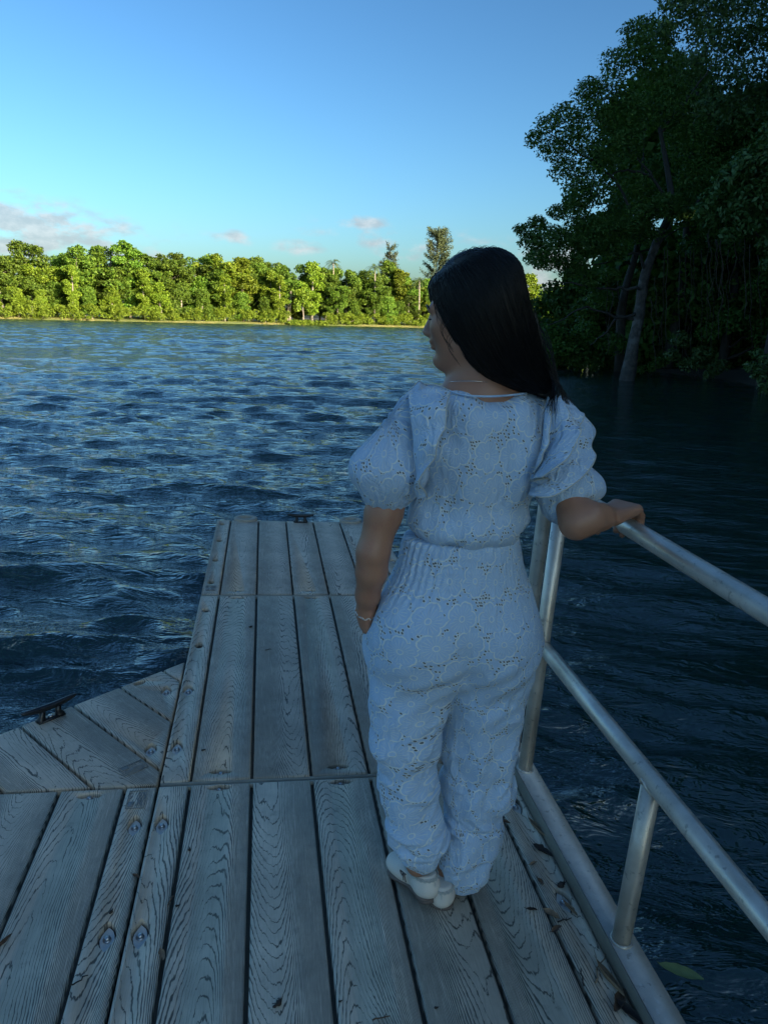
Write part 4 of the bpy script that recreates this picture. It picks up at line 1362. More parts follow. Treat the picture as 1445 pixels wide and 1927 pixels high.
def plank(section, poly, along, pockets=(), thick=0.03):
    """One plank of the deck: rounded edges, pockets cut through its top. pockets: (centre, L, W, angle, kind, bolt)."""
    poly = np.array(poly, float)
    cen = poly.mean(0)
    al = np.array(along, float)
    al /= np.linalg.norm(al)
    ac = np.array([al[1], -al[0]])
    rings = [(0.0, -thick), (0.0, -RND), (RND * 0.12, -RND * 0.52), (RND * 0.45, -RND * 0.14), (RND, 0.0)]
    V, F = [], []
    n = len(poly)
    for d, z in rings:
        V += [(p[0], p[1], z) for p in inset(poly, d)]
    for k in range(len(rings) - 1):
        for i in range(n):
            j = (i + 1) % n
            F.append((k * n + i, k * n + j, (k + 1) * n + j, (k + 1) * n + i))
    top0 = (len(rings) - 1) * n
    loops = [[Vector((*V[top0 + i][:2], 0)) for i in range(n)]]
    index = [top0 + i for i in range(n)]
    for (c, L, W_, ang, kind, bolt) in pockets:
        lp = lens(c, L, W_, ang, kind=kind)
        s = len(V)
        m = len(lp)
        dep = -0.0198 if bolt else -0.018
        inn = cen * 0 + lp.mean(0) + (lp - lp.mean(0)) * 0.96
        V += [(p[0], p[1], 0.0) for p in lp]
        V += [(p[0], p[1], -0.002) for p in inn]
        V += [(p[0], p[1], dep) for p in inn]
        for k in range(2):
            for i in range(m):
                j = (i + 1) % m
                F.append((s + k * m + i, s + k * m + j, s + (k + 1) * m + j, s + (k + 1) * m + i)[::-1] if False else (s + (k + 1) * m + i, s + (k + 1) * m + j, s + k * m + j, s + k * m + i)[::-1])
        loops.append([Vector((*p, 0)) for p in lp[::-1]])
        index += [s + i for i in range(m)][::-1]
    for t in tessellate_polygon(loops):
        a, b, c = (index[q] for q in t)
        pa, pb, pc = (np.array(V[q][:2]) for q in (a, b, c))
        cr = (pb[0] - pa[0]) * (pc[1] - pa[1]) - (pb[1] - pa[1]) * (pc[0] - pa[0])
        if abs(cr) < 1e-12:
            continue
        F.append((a, b, c) if cr > 0 else (a, c, b))
    V = np.array(V)
    V[:, :2] -= cen
    uv = np.stack([V[:, :2] @ ac, V[:, :2] @ al], 1)
    o = obj('plank', mesh_data('plank', V, F, False, uv), M['plank'], section)
    o.location = (cen[0], cen[1], 0)
    for (c, L, W_, ang, kind, bolt) in pockets:
        q = np.array(c) - cen
        pl = lens((0, 0), L * (0.80 if bolt else 0.97), W_ * (0.74 if bolt else 0.97), ang, kind=kind)
        z = -0.0135 if bolt else -0.0175
        po = obj('pocket_fill', mesh_data('pocket_fill', [(p[0], p[1], 0) for p in pl], [tuple(range(len(pl)))]), M['pocketplate' if bolt else 'cleat'], o)  # bolted pockets get a plate; open ones a black disc painting the hole's darkness
        po.location = (q[0], q[1], z)
        if bolt:
            mb = MB()
            a = np.arange(6) * math.pi / 3 + ang
            for r0, z0, z1, k in ((0.0105, 0, 0.002, 12), (0.0075, 0.002, 0.0095, 6)):
                a = np.arange(k) * 2 * math.pi / k + ang
                Vb = np.concatenate([np.stack([np.cos(a) * r0, np.sin(a) * r0, np.full(k, zz)], 1) for zz in (z0, z1)])
                mb.add(Vb, [(i, (i + 1) % k, k + (i + 1) % k, k + i) for i in range(k)] + [tuple(range(k, 2 * k))])
            bo = mb.build('bolt', M['bolt'], o)
            bo.location = (q[0], q[1], z + 0.0006)
    return o


def rect(u0, u1, v0, v1):
    return [(u0, v0), (u1, v0), (u1, v1), (u0, v1)]


GAP = 0.0105
HP = math.pi / 2
NAR, WID = 0.0975, 0.2


def section_body(t, poly, depth=0.36):
    """The hollow float under the planks, with a rounded skirt."""
    V, F = [], []
    n = len(poly)
    rr = [(0.010, -0.0195), (0.004, -0.032), (-0.004, -0.05), (-0.004, -0.12), (0.02, -0.14), (0.03, -depth)]
    for d, z in rr:
        V += [(p[0], p[1], z) for p in inset(poly, d)]
    for k in range(len(rr) - 1):
        for i in range(n):
            j = (i + 1) % n
            F.append((k * n + j, k * n + i, (k + 1) * n + i, (k + 1) * n + j))
    F.append(tuple(range(n)))
    F.append(tuple((len(rr) - 1) * n + i for i in range(n))[::-1])
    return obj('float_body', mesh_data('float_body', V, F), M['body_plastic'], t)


def stamp(sec, c, w_, h_, ang, seed):
    """Raised maker's plate: a thin frame round a figure of wavy lines."""
    mb = MB()
    a, b, f = w_ / 2, h_ / 2, 0.0016
    for lo, hi in (((-a, -b), (a, -b + f)), ((-a, b - f), (a, b)), ((-a, -b), (-a + f, b)), ((a - f, -b), (a, b))):
        mb.box((lo[0], lo[1], 0.0003), (hi[0], hi[1], 0.0028))
    rg = np.random.default_rng(seed)
    for k in range(4):
        xx = a * (0.1 + 0.22 * k)
        t = np.linspace(0, 1, 9)
        mb.tube(np.stack([xx + 0.12 * a * np.sin(t * 7 + k), -b * 0.75 + 1.5 * b * t, np.full(9, 0.0012)], 1), 0.0016, 5)
    mb.box((-a * 0.85, -b * 0.8, 0.0002), (-a * 0.2, -b * 0.25, 0.0018))
    for k in range(5):
        y = -b * 0.1 + k * b * 0.2
        mb.box((-a * 0.85, y, 0.0002), (-a * (0.75 - 0.12 * (k % 3)), y + b * 0.1, 0.0016))
    o = mb.build('stamped_plate', M['stamp'], sec)
    o.location = (c[0], c[1], 0)
    o.rotation_euler = (0, 0, ang)


def cleat(sec, c, ang, L=0.20):
    root = MB()
    h = 0.045
    for s in (-1, 1):
        root.tube([(s * 0.036, 0, 0), (s * 0.034, 0, 0.008), (s * 0.030, 0, 0.02), (s * 0.030, 0, h - 0.004)], [0.019, 0.016, 0.011, 0.012], 10)
    t = np.linspace(-1, 1, 17)
    bar = np.stack([t * L / 2, 0 * t, h + 0.004 + 0.010 * t * t], 1)
    root.tube(bar, 0.0125 * np.sqrt(np.clip(1.05 - np.abs(t) ** 2.6, 0.06, 1)), 10)
    root.box((-0.05, -0.017, 0.0), (0.05, 0.017, 0.006))
    o = root.build('cleat', M['cleat'], sec, True)
    o.location = (c[0], c[1], 0.0005)
    o.rotation_euler = (0, 0, ang)
    b = MB()
    b.tube([(0, 0, 0.006), (0, 0, 0.013)], 0.009, 6)
    bo = b.build('cleat_bolt', M['bolt'], o)


def main_section(name, v0, v1, label, pk_v, joints, open_left, stampat=None):
    t = empty(name, mat=DM)
    us = [0.0, NAR] + [NAR + WID * k for k in range(1, 6)] + [2 * NAR + 5 * WID]
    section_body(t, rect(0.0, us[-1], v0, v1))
    for i in range(7):
        u0 = us[i] + (GAP / 2 if i else 0)
        u1 = us[i + 1] - (GAP / 2 if i < 6 else 0)
        pk = []
        if i in (0, 6):
            side = 0.032 if i == 0 else us[-1] - 0.036
            for v in pk_v:
                op = open_left(v) if i == 0 else False
                pk.append(((side if not op else 0.042, v), 0.056 if op else 0.096, 0.040, HP, 'round' if op else 'lens', not op))
        elif i in (1, 3, 5):
            for v in joints:
                pk.append((((us[i] + us[i + 1]) / 2 - 0.003, v), 0.085, 0.027, 0.0, 'lens', True))
        plank(t, rect(u0, u1, v0 + 0.007, v1 - 0.007), (0, 1), pk)
    for va, vb in ((v0, v0 + 0.010), (v1 - 0.010, v1)):
        lp = MB()
        lp.box((0.001, va + 0.0008, -0.030), (us[-1] - 0.001, vb - 0.0008, -0.0065))
        lp.build('end_lip', M['lip'], t)
    if stampat:
        stamp(t, stampat, 0.05, 0.06, 0.0, 3)
    tag(t, label, 'dock section', 'floating dock sections')
    return t


near = main_section('dock_section', -3.2, -0.005, 'nearest grey wood-grain dock section, under her feet', [-0.19, -0.587, -0.99, -1.39, -1.8, -2.2], [-0.032], lambda v: False)
mid = main_section('dock_section', 0.005, 1.600, 'middle grey wood-grain dock section, ahead of her feet', [0.205, 0.60, 1.0, 1.40], [0.052, 1.560], lambda v: v > 0.9)
far = main_section('dock_section', 1.611, 3.03, 'farthest grey dock section, its end out in the water', [1.72 + 0.07, 2.16, 2.54, 2.92], [1.662], lambda v: True, None)
stamp(far, (0.046, 1.70), 0.05, 0.07, 0.0, 3)
cleat(far, (0.604, 3.0), 0.0)
for u in (0.204, 0.985):
    # moulded tab with a round eye, past the end of the deck
    V, F = [], []
    k = 24
    for (rx, ry, z) in ((0.085, 0.075, 0.008), (0.080, 0.070, 0.013), (0.046, 0.034, 0.013), (0.044, 0.032, -0.03)):
        for i in range(k):
            a = 2 * math.pi * i / k
            V.append((math.cos(a) * rx, math.sin(a) * ry, z))
    V += [(math.cos(2 * math.pi * i / k) * 0.085, math.sin(2 * math.pi * i / k) * 0.075, -0.04) for i in range(k)]
    order = [4, 0, 1, 2, 3]
    for a_, b_ in zip(order[:-1], order[1:]):
        for i in range(k):
            j = (i + 1) % k
            F.append((a_ * k + i, a_ * k + j, b_ * k + j, b_ * k + i))
    o = obj('end_tab', mesh_data('end_tab', V, F), M['lip'], far)
    o.location = (u, 3.055, 0.001)

# section joined on the left, running towards the camera
t = empty('dock_section', mat=DM)
us = [-0.008, -0.008 - NAR] + [-0.008 - NAR - WID * k for k in range(1, 6)] + [-0.008 - 2 * NAR - WID * 5]
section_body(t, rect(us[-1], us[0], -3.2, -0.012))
for i in range(7):
    u1 = us[i] - (GAP / 2 if i else 0)
    u0 = us[i + 1] + (GAP / 2 if i < 6 else 0)
    pk = []
    if i == 0:
        pk = [((-0.047, v), 0.096, 0.040, HP, 'lens', True) for v in (-0.19, -0.587, -0.99, -1.39)]
    elif i in (1, 3, 5):
        pk = [(((u0 + u1) / 2 - 0.002, -0.045), 0.085, 0.027, 0.0, 'lens', True)]
    plank(t, rect(u0, u1, -3.2, -0.012), (0, 1), pk)
stamp(t, (-0.060, -0.073), 0.055, 0.085, 0.0, 4)
tag(t, 'grey dock section on the left, joined beside the nearest section', 'dock section', 'floating dock sections')

# three-cornered section filling the angle on the left
t = empty('corner_dock_section', mat=DM)
tri = [(-0.008, 0.0), (-0.008, 0.843), (-0.955, 0.0)]
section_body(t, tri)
n_out = np.array([-0.843, 0.947])
n_out /= np.linalg.norm(n_out)
dirp = np.array([0.947, 0.843]) / np.linalg.norm([0.947, 0.843])      # along the outer edge
pd = -n_out                                                            # plank direction


def clip(poly, nrm, c):
    out = []
    n = len(poly)
    for i in range(n):
        a, b = np.array(poly[i]), np.array(poly[(i + 1) % n])
        da, db = a @ nrm - c, b @ nrm - c
        if da <= 0: out.append(a)
        if (da < 0 < db) or (db < 0 < da): out.append(a + (b - a) * da / (da - db))
    return out


def arealoop(p):
    p = np.array(p)
    return 0.5 * np.sum(p[:, 0] * np.roll(p[:, 1], -1) - p[:, 1] * np.roll(p[:, 0], -1))


S0 = dirp @ np.array([-0.008, 0.843])
cuts = [0.0] + [S0 - dirp @ np.array(q) for q in ((-0.111, 0.796), (-0.253, 0.644), (-0.39, 0.497), (-0.523, 0.356))]
cuts = [0.0, 0.11, 0.31, 0.51, 0.71, 0.91, 1.11, 1.31]
pkl = [((-0.056, 0.196), 0.088, 0.040, HP), ((-0.054, 0.597), 0.088, 0.040, HP), ((-0.215, 0.034), 0.085, 0.027, 0.0)]
for i in range(len(cuts) - 1):
    s1 = S0 - cuts[i] - (GAP / 2 if i else 0)
    s0 = S0 - cuts[i + 1] + GAP / 2
    pl = clip(clip(tri[::-1], dirp, s1), -dirp, -s0)
    if len(pl) < 3: continue
    # drop doubled corners
    q = []
    for p in pl:
        if not q or np.linalg.norm(p - q[-1]) > 0.012: q.append(p)
    if np.linalg.norm(q[0] - q[-1]) < 0.012: q.pop()
    if len(q) < 3: continue
    if arealoop(q) < 0: q = q[::-1]
    pk = []
    for c, L, W_, a in pkl:
        s = dirp @ np.array(c)
        if s0 + 0.0 < s < s1:
            inside = all(np.cross(np.array(q[(k + 1) % len(q)]) - q[k], np.array(lp) - q[k]) > 0.004 * np.linalg.norm(np.array(q[(k + 1) % len(q)]) - q[k])
                         for k in range(len(q)) for lp in lens(c, L, W_, a))
            if inside: pk.append((c, L, W_, a, 'lens', True))
    if i == 1:
        pk.append(((-0.168, 0.665), 0.055, 0.030, math.atan2(dirp[1], dirp[0]), 'round', False))
    plank(t, q, pd, pk)
cleat(t, (-0.447, 0.418), math.atan2(dirp[1], dirp[0]), 0.21)
stamp(t, (-0.098, 0.092), 0.05, 0.085, math.atan2(pd[1], pd[0]) - 0.1, 6)
tag(t, 'three-cornered grey dock section with diagonal planks and black cleat', 'dock section', 'floating dock sections')


# ------------------------------------------------------------------ guard rail
def rail():
    t = empty('guard_rail', mat=DM)
    U = 1.232
    r = 0.0235
    # base angle: upright inner flange and flat top, screwed along the deck edge
    mb = MB()
    v0, v1 = -3.0, 0.10
    prof = [(1.1985, -0.03), (1.1985, 0.040), (1.2000, 0.0425), (1.272, 0.0425), (1.274, 0.040), (1.274, -0.06), (1.266, -0.06), (1.266, 0.034), (1.206, 0.034), (1.206, -0.03)]
    k = len(prof)
    V = [(u, v, z) for v in (v0, v1) for u, z in prof]
    F = [(i, (i + 1) % k, k + (i + 1) % k, k + i) for i in range(k)] + [tuple(range(k)), tuple(range(k, 2 * k))[::-1]]
    obj('base_angle', mesh_data('base_angle', V, F), M['alu'], t)
    fl = MB()
    fl.box((1.1945, v0, -0.028), (1.1980, v1, 0.0475))
    fl.build('inner_flange', M['flange'], t)

    def tb(name, pts, rad=r, seg=20):
        m = MB()
        m.tube(pts, rad, seg)
        return m.build(name, M['alu'], t, True)
    ht, hm = 1.052, 0.515
    # top rail, bent down at its far end into the end post
    bend = [(U, 0.06 + 0.0 - 0.09 * (1 - math.sin(a)), ht - 0.09 * (1 - math.cos(a))) for a in np.linspace(0, HP, 8)]
    tb('top_rail', [(U, -3.0, ht), (U, -1.5, ht), (U, -0.6, ht)] + bend + [(U, 0.06, 0.7), (U, 0.06, 0.35), (U, 0.06, 0.042)])
    tb('mid_rail', [(U, -3.0, hm), (U, -1.2, hm), (U, -0.5, hm), (U, -0.075, hm)])
    tb('post', [(U, -0.062, 0.042), (U, -0.062, 0.5), (U, -0.062, ht - r * 0.8)])
    tb('post', [(U, -0.765, 0.042), (U, -0.765, 0.25), (U, -0.765, hm - r * 0.8)])
    tb('post', [(U, -1.9, 0.042), (U, -1.9, 0.5), (U, -1.9, ht - r * 0.8)])
    for (v, z) in ((-0.062, 0.043), (-0.765, 0.043), (0.06, 0.043), (-1.9, 0.043), (-0.765, hm - r)):
        a = np.linspace(0, 2 * math.pi, 25)
        rg = np.random.default_rng(int(abs(v) * 100))
        p = np.stack([U + (r + 0.0015) * np.cos(a), v + (r + 0.0015) * np.sin(a), z + 0.001 + rg.normal(0, 0.0007, 25)], 1)
        if z > 0.2:      # saddle weld under the rail
            p[:, 2] = hm - np.sqrt(np.maximum(0, r * r - (p[:, 0] - U) ** 2)) - 0.001
        p[-1] = p[0]
        m = MB()
        m.tube(p, 0.0042 + rg.normal(0, 0.0006, 25), 6, False)
        m.build('weld_bead', M['alu'], t, True)
    tag(t, 'weathered aluminium tube railing along the right edge of the dock', 'railing')


rail()

# pale rounded float showing under the railing's base
fm = MB()
fp = [(1.36, -1.20, -0.10), (1.36, -1.04, -0.10), (1.355, -0.98, -0.10), (1.35, -0.945, -0.10), (1.348, -0.925, -0.10)]
fm.tube(fp, [0.085, 0.085, 0.078, 0.055, 0.01], 20)
fo = fm.build('pale_float', M['buoy'], None, True)
fo.matrix_world = DM
tag(fo, 'pale rounded plastic float under the railing at the bottom edge', 'float')


# ------------------------------------------------------------------ litter on the deck
def leaf_mesh(L, W_, curl, twist, seed, stem=0.25):
    rg = np.random.default_rng(seed)
    n, m = 9, 5
    V = []
    for i in range(n):
        t = i / (n - 1)
        wd = W_ * math.sin(math.pi * min(1, t * 0.96 + 0.03)) ** 0.75 * (1 + rg.normal(0, 0.08))
        for j in range(m):
            s = j / (m - 1) * 2 - 1
            a = s * curl
            x = wd / 2 * (math.sin(a) / max(curl, 1e-3))
            z = wd / 2 * (1 - math.cos(a)) / max(curl, 1e-3)
            ta = twist * (t - 0.5)
            xr, zr = x * math.cos(ta) - z * math.sin(ta), x * math.sin(ta) + z * math.cos(ta)
            V.append((xr + rg.normal(0, 0.0006), (t - 0.5) * L, zr + 0.25 * L * (t - 0.5) ** 2 * curl * 0.6))
    V = np.array(V)
    V[:, 2] -= V[:, 2].min() - 0.001
    F = [(i * m + j, i * m + j + 1, (i + 1) * m + j + 1, (i + 1) * m + j) for i in range(n - 1) for j in range(m - 1)]
    V2 = V.copy()
    V2[:, 2] += 0.0006
    k = len(V)
    F = [tuple(f) for f in F] + [tuple(q + k for q in f[::-1]) for f in F]
    b = MB().add(np.vstack([V, V2]), F)
    tip = V[(n - 1) * m + m // 2]
    b.tube([tip, tip + np.array([0.1 * L, stem * L, 0.02 * L])], [0.0011, 0.0006], 4)
    return b


def litter(x, y, kind, size, ang, mat, label, h=0.0, seed=0, curl=1.0):
    c = D(x, y, h)
    if kind == 'twig':
        rg = np.random.default_rng(seed)
        b = MB()
        p = wob((-size / 2, 0, 0.002), (size / 2, 0, 0.003), 6, size * 0.05, rg)
        p[:, 2] = np.abs(p[:, 2]) + 0.001
        b.tube(p, np.linspace(0.0022, 0.0012, 6), 5)
        b.tube([p[3], p[3] + np.array([size * 0.15, size * 0.18, 0.002])], [0.0014, 0.0007], 4)
        nm = 'twig'
    elif kind == 'pod':
        b = MB()
        rg = np.random.default_rng(seed)
        t = np.linspace(-1, 1, 9)
        b.tube(np.stack([t * size / 2, 0.15 * size * t * t, np.full(9, size * 0.2)], 1), size * 0.24 * np.sqrt(np.clip(1.02 - t * t, 0.03, 1)) * (1 + 0.2 * rg.normal(size=9)), 7)
        b.tube([(size * 0.45, 0, size * 0.2), (size * 0.8, size * 0.15, size * 0.25)], [0.0014, 0.0007], 4)
        b.tube([(0, size * 0.1, size * 0.2), (-size * 0.2, size * 0.5, 0.002)], [0.0014, 0.0008], 4)
        nm = 'seed_pod'
    else:
        size *= 1.25
        b = leaf_mesh(size, size * (0.5 if kind == 'leaf' else 0.36), curl, 0.9, seed)
        nm = 'dry_leaf'
    o = b.build(nm, M[mat], None, kind == 'pod')
    o.matrix_world = DM @ Matrix.Translation((c[0], c[1], h + 0.0008)) @ Matrix.Rotation(ang, 4, 'Z')
    tag(o, label, {'twig': 'twig', 'pod': 'seed pod'}.get(kind, 'dry leaf'), 'litter on the dock')


litter(1020, 1603, 'leaf', 0.055, 0.6, 'dry_leaf_dark', 'large dark curled leaf with stem on the right edge plank', seed=1, curl=1.5)
litter(1010, 1562, 'roll', 0.075, 0.25, 'dry_leaf_tan', 'long rolled tan leaf standing against the railing base beside her trousers', seed=2, curl=2.2)
litter(950, 1548, 'leaf', 0.028, 1.0, 'dry_leaf', 'small brown curl in the plank gap right of her trouser leg', seed=3, curl=1.6)
litter(1146, 1846, 'roll', 0.085, 0.2, 'dry_leaf_tan', 'rolled reddish-brown leaf against the railing base, near the bottom', seed=4, curl=2.3)
litter(1165, 1885, 'leaf', 0.06, -0.8, 'dry_leaf', 'upper of two crumpled brown leaves at the bottom of the railing base', seed=5, curl=1.4)
litter(1183, 1910, 'leaf', 0.06, 0.4, 'dry_leaf_dark', 'dark crumpled leaf lowest along the railing base', seed=6, curl=1.6)
litter(1128, 1822, 'twig', 0.10, 0.9, 'dry_leaf_tan', 'thin pale twig crossing the right edge plank', seed=7)
litter(1037, 1722, 'leaf', 0.04, 0.7, 'dry_leaf_tan', 'pale brown leaf scrap in the gap of the right edge plank', seed=8, curl=1.2)
litter(1046, 1750, 'leaf', 0.03, 2.0, 'dry_leaf', 'brown leaf scrap just below the pale scrap in the plank gap', seed=9, curl=1.2)
litter(1062, 1733, 'twig', 0.045, 0.2, 'dry_leaf_dark', 'short dark twig on the right edge plank below the littered pocket', seed=10)
litter(1000, 1713, 'leaf', 0.024, 1.3, 'dry_leaf_dark', 'small folded dark leaf on the plank right of her heels', seed=11, curl=1.8)
litter(1056, 1668, 'pod', 0.030, 0.4, 'dry_leaf_dark', 'dark seed pod at the rim of the pocket in the right edge plank', seed=12)
litter(1072, 1712, 'roll', 0.045, 0.3, 'dry_leaf_tan', 'tan rolled leaf at the lower rim of the littered pocket', seed=13, curl=1.9)
litter(523, 1893, 'pod', 0.026, 0.8, 'dry_leaf_dark', 'dark seed pod near the bottom edge on the second wide plank', seed=14)
litter(717, 1919, 'twig', 0.04, 0.1, 'dry_leaf', 'brown twig at the bottom edge below her feet', seed=15)
litter(820, 1898, 'pod', 0.009, 0.1, 'dry_leaf_dark', 'dark speck near the bottom edge, right of the brown twig', seed=16)
litter(150, 1847, 'twig', 0.04, 0.5, 'dry_leaf_dark', 'dark twig on the left narrow plank near the bottom', seed=17)
litter(210, 1718, 'pod', 0.014, 1.2, 'dry_leaf_dark', 'tiny dark pod above the lower left bolt pocket', seed=18)
litter(8, 1775, 'roll', 0.04, 2.6, 'dry_leaf', 'brown curled leaf at the left edge of the deck', seed=19, curl=1.9)
litter(357, 1600, 'pod', 0.013, 1.6, 'dry_leaf_dark', 'small dark pod with stem at the top of the first wide plank', seed=20)
litter(334, 1706, 'pod', 0.011, 0.2, 'dry_leaf_dark', 'small dark pod on the left side of the first wide plank', seed=21)
litter(322, 1697, 'twig', 0.03, 1.2, 'dry_leaf', 'short brown twig in the gap left of the first wide plank', seed=22)
litter(383, 1413, 'pod', 0.014, 0.3, 'dry_leaf_dark', 'dark pod on the middle section above the joint', seed=23)
litter(505, 1224, 'twig', 0.03, 0.15, 'dry_leaf_dark', 'short straight twig on the middle section', seed=24)
litter(472, 1181, 'pod', 0.02, 0.6, 'dry_leaf_dark', 'dark pod on the middle section left of the straight twig', seed=25)
litter(305, 1798, 'leaf', 0.03, 0.3, 'dry_leaf_tan', 'tan scrap in the gap beside the lower pair of bolt pockets', seed=26, curl=1.4)
litter(640, 1886, 'pod', 0.008, 0.3, 'dry_leaf_dark', 'tiny dark speck by the gap between the second and third wide planks', seed=27)
litter(256, 1650, 'leaf', 0.02, 0.9, 'dry_leaf', 'small brown scrap in the gap between the two narrow planks', seed=28, curl=1.4)
litter(1016, 1660, 'leaf', 0.024, 0.3, 'dry_leaf', 'brown scrap in the right plank gap beside the large dark leaf', seed=29, curl=1.3)
litter(1003, 1626, 'leaf', 0.022, 1.9, 'dry_leaf_tan', 'tan scrap in the right plank gap left of the large dark leaf', seed=30, curl=1.3)
litter(1095, 1840, 'twig', 0.05, 1.3, 'dry_leaf_dark', 'dark twig lying in the right plank gap near the bottom', seed=31)

# green leaf afloat
lf = leaf_mesh(0.125, 0.045, 0.35, 0.2, 40, 0.12)
lo = lf.build('floating_leaf', M['float_leaf'])
lo.location = (1.575, -0.565, 0.028)
lo.rotation_euler = (0.0, 0.0, R(57))
tag(lo, 'yellow-green leaf floating on the dark water below the railing', 'leaf')

# ------------------------------------------------------------------ the woman on the dock
def person():
    rng = np.random.default_rng(5)
    base = d2w((0.85, -0.50, 0.0))
    root = empty('person', tuple(base))
    YB = -0.47

    def rel(V):
        return np.asarray(V, float) - base

    def cyl_uv(V, c, rad):
        a = np.arctan2(V[:, 0] - c[0], -(V[:, 1] - c[1]))
        return np.stack([a * rad, V[:, 2]], 1)

    # ---- head frame: face turned left and a little away
    F = np.array([-0.84, 0.53, -0.10]); F /= np.linalg.norm(F)
    U = np.array([-0.06, 0.04, 1.0]); U -= F * (U @ F); U /= np.linalg.norm(U)
    L = np.cross(U, F)                       # her left
    HM = np.array([F, L, U])
    H0 = P(884, 592, -0.46)

    def h(f, l, u):
        return H0 + F * f + L * l + U * u

    # ---- body: one continuous surface
    sh_l, sh_r = P(788, 792, -0.46), P(1040, 795, -0.46)
    el_l, wr_l = P(702, 1040, -0.505), P(690, 1150, -0.455)
    hand_l = P(716, 1215, -0.40)
    el_r = P(1084, 984, -0.60)
    rail_z = d2w((1.232, -0.46, 1.052))      # centre line of the top rail at the hand
    wr_r = P(1143, 972, -0.555)
    b = Sdf((0.52, -0.80, 0.36), (1.42, -0.18, 2.10), 0.0042)
    b.ell(h(-0.012, 0, 0.038), (0.094, 0.074, 0.090), 0.03, HM)
    b.ell(h(0.040, 0, -0.028), (0.050, 0.053, 0.086), 0.03, HM)
    b.cone(h(0.028, 0, -0.066), h(0.072, 0, -0.102), 0.038, 0.017, 0.02)
    b.cone(h(-0.005, 0.045, -0.062), h(0.062, 0.010, -0.102), 0.014, 0.013, 0.02)
    b.cone(h(-0.005, -0.045, -0.062), h(0.062, -0.010, -0.102), 0.014, 0.013, 0.02)
    for s in (-1, 1):
        b.ell(h(0.060, 0.034 * s, -0.022), (0.022, 0.020, 0.022), 0.025, HM)     # cheek
        b.ell(h(0.076, 0.030 * s, 0.018), (0.014, 0.022, 0.010), 0.014, HM)     # brow ridge
        b.ell(h(0.086, 0.032 * s, -0.001), (0.012, 0.014, 0.009), 0.008, HM, sub=True)
        b.ell(h(0.073, 0.031 * s, -0.001), (0.0115, 0.0135, 0.0115), 0.005, HM)  # lidded eye
        b.ell(h(0.097, 0.010 * s, -0.036), (0.009, 0.008, 0.007), 0.007, HM)    # nostril wing
        b.ell(h(-0.010, 0.074 * s, -0.010), (0.017, 0.007, 0.030), 0.006, HM)   # ear
    b.cone(h(0.084, 0, 0.010), h(0.107, 0, -0.030), 0.009, 0.0105, 0.012)         # nose
    b.ell(h(0.088, 0, -0.052), (0.010, 0.022, 0.010), 0.010, HM)
    b.ell(h(0.0915, 0, -0.0555), (0.0085, 0.021, 0.0055), 0.004, HM)              # lips
    b.ell(h(0.0890, 0, -0.0675), (0.0090, 0.018, 0.0065), 0.004, HM)
    b.ell(h(0.080, 0, -0.097), (0.014, 0.015, 0.013), 0.012, HM)                  # chin
    nk = P(906, 742, -0.468)
    b.chain([h(-0.022, 0, -0.045), P(898, 700, -0.455), nk, P(902, 800, -0.46)], [0.054, 0.050, 0.058, 0.085], 0.03)
    b.cone(P(892, 740, -0.468), P(815, 790, -0.462), 0.036, 0.042, 0.03)
    b.cone(P(918, 738, -0.468), P(1010, 790, -0.462), 0.038, 0.042, 0.03)
    b.cone(P(903, 800, -0.46), P(880, 985, -0.47), 0.118, 0.110, 0.05, sy=0.66)
    b.cone(P(880, 985, -0.47), P(860, 1150, -0.47), 0.110, 0.150, 0.05, sy=0.72)
    kn_l, kn_r = P(768, 1420, -0.475), P(905, 1420, -0.465)
    an_l, an_r = P(786, 1625, -0.545), P(838, 1655, -0.520)
    b.chain([P(800, 1200, -0.47), kn_l, P(780, 1500, -0.50), an_l], [0.095, 0.058, 0.052, 0.033], 0.03)
    b.chain([P(925, 1200, -0.47), kn_r, P(888, 1500, -0.49), an_r], [0.095, 0.058, 0.052, 0.034], 0.03)
    # left arm, hand inside the pocket
    b.chain([sh_l, P(742, 900, -0.485), P(722, 965, -0.495), el_l], [0.050, 0.044, 0.0412, 0.0385], 0.025)
    b.chain([el_l, P(699, 1075, -0.50), P(692, 1120, -0.475), wr_l, P(694, 1172, -0.45)], [0.0385, 0.037, 0.029, 0.0225, 0.023], 0.015)
    b.cone(wr_l, hand_l, 0.026, 0.036, 0.015)
    # right arm, elbow out and back, forearm forward to the rail
    b.chain([sh_r, P(1062, 905, -0.525), el_r], [0.050, 0.042, 0.0365], 0.025)
    b.chain([el_r, P(1108, 974, -0.600), P(1129, 973, -0.580), wr_r], [0.0365, 0.0355, 0.030, 0.0245], 0.02)

    def hand(wrist, fwd, side, down, sc, knuckle_drop, curl, flip=1):
        """Palm, four fingers of unequal length and a thumb; fwd/side/down is the hand's frame, side towards the thumb."""
        fwd, side, down = (np.array(q, float) / np.linalg.norm(q) for q in (fwd, side, down))
        kn0 = wrist + fwd * 0.078 * sc + down * knuckle_drop
        for q in (-0.030, -0.010, 0.010, 0.028):
            b.cone(wrist + fwd * 0.008 + side * q * 0.62, kn0 + side * q, 0.0150 * sc, 0.0118 * sc, 0.012)
        ln = [0.060, 0.074, 0.078, 0.070]
        for i, q in enumerate((-0.030, -0.010, 0.010, 0.028)):
            p = kn0 + side * q
            a = curl[0]
            seg = [0.45, 0.31, 0.24]
            rad = [0.0105, 0.0092, 0.0085, 0.0070]
            for k in range(3):
                d = fwd * math.cos(a) + down * math.sin(a)
                p2 = p + d * ln[i] * seg[k] * sc * 1.12
                b.cone(p, p2, rad[k] * sc, rad[k + 1] * sc, 0.0035)
                p = p2
                a += curl[1]
        t0 = wrist + fwd * 0.018 * sc + side * 0.020 * sc + down * 0.006
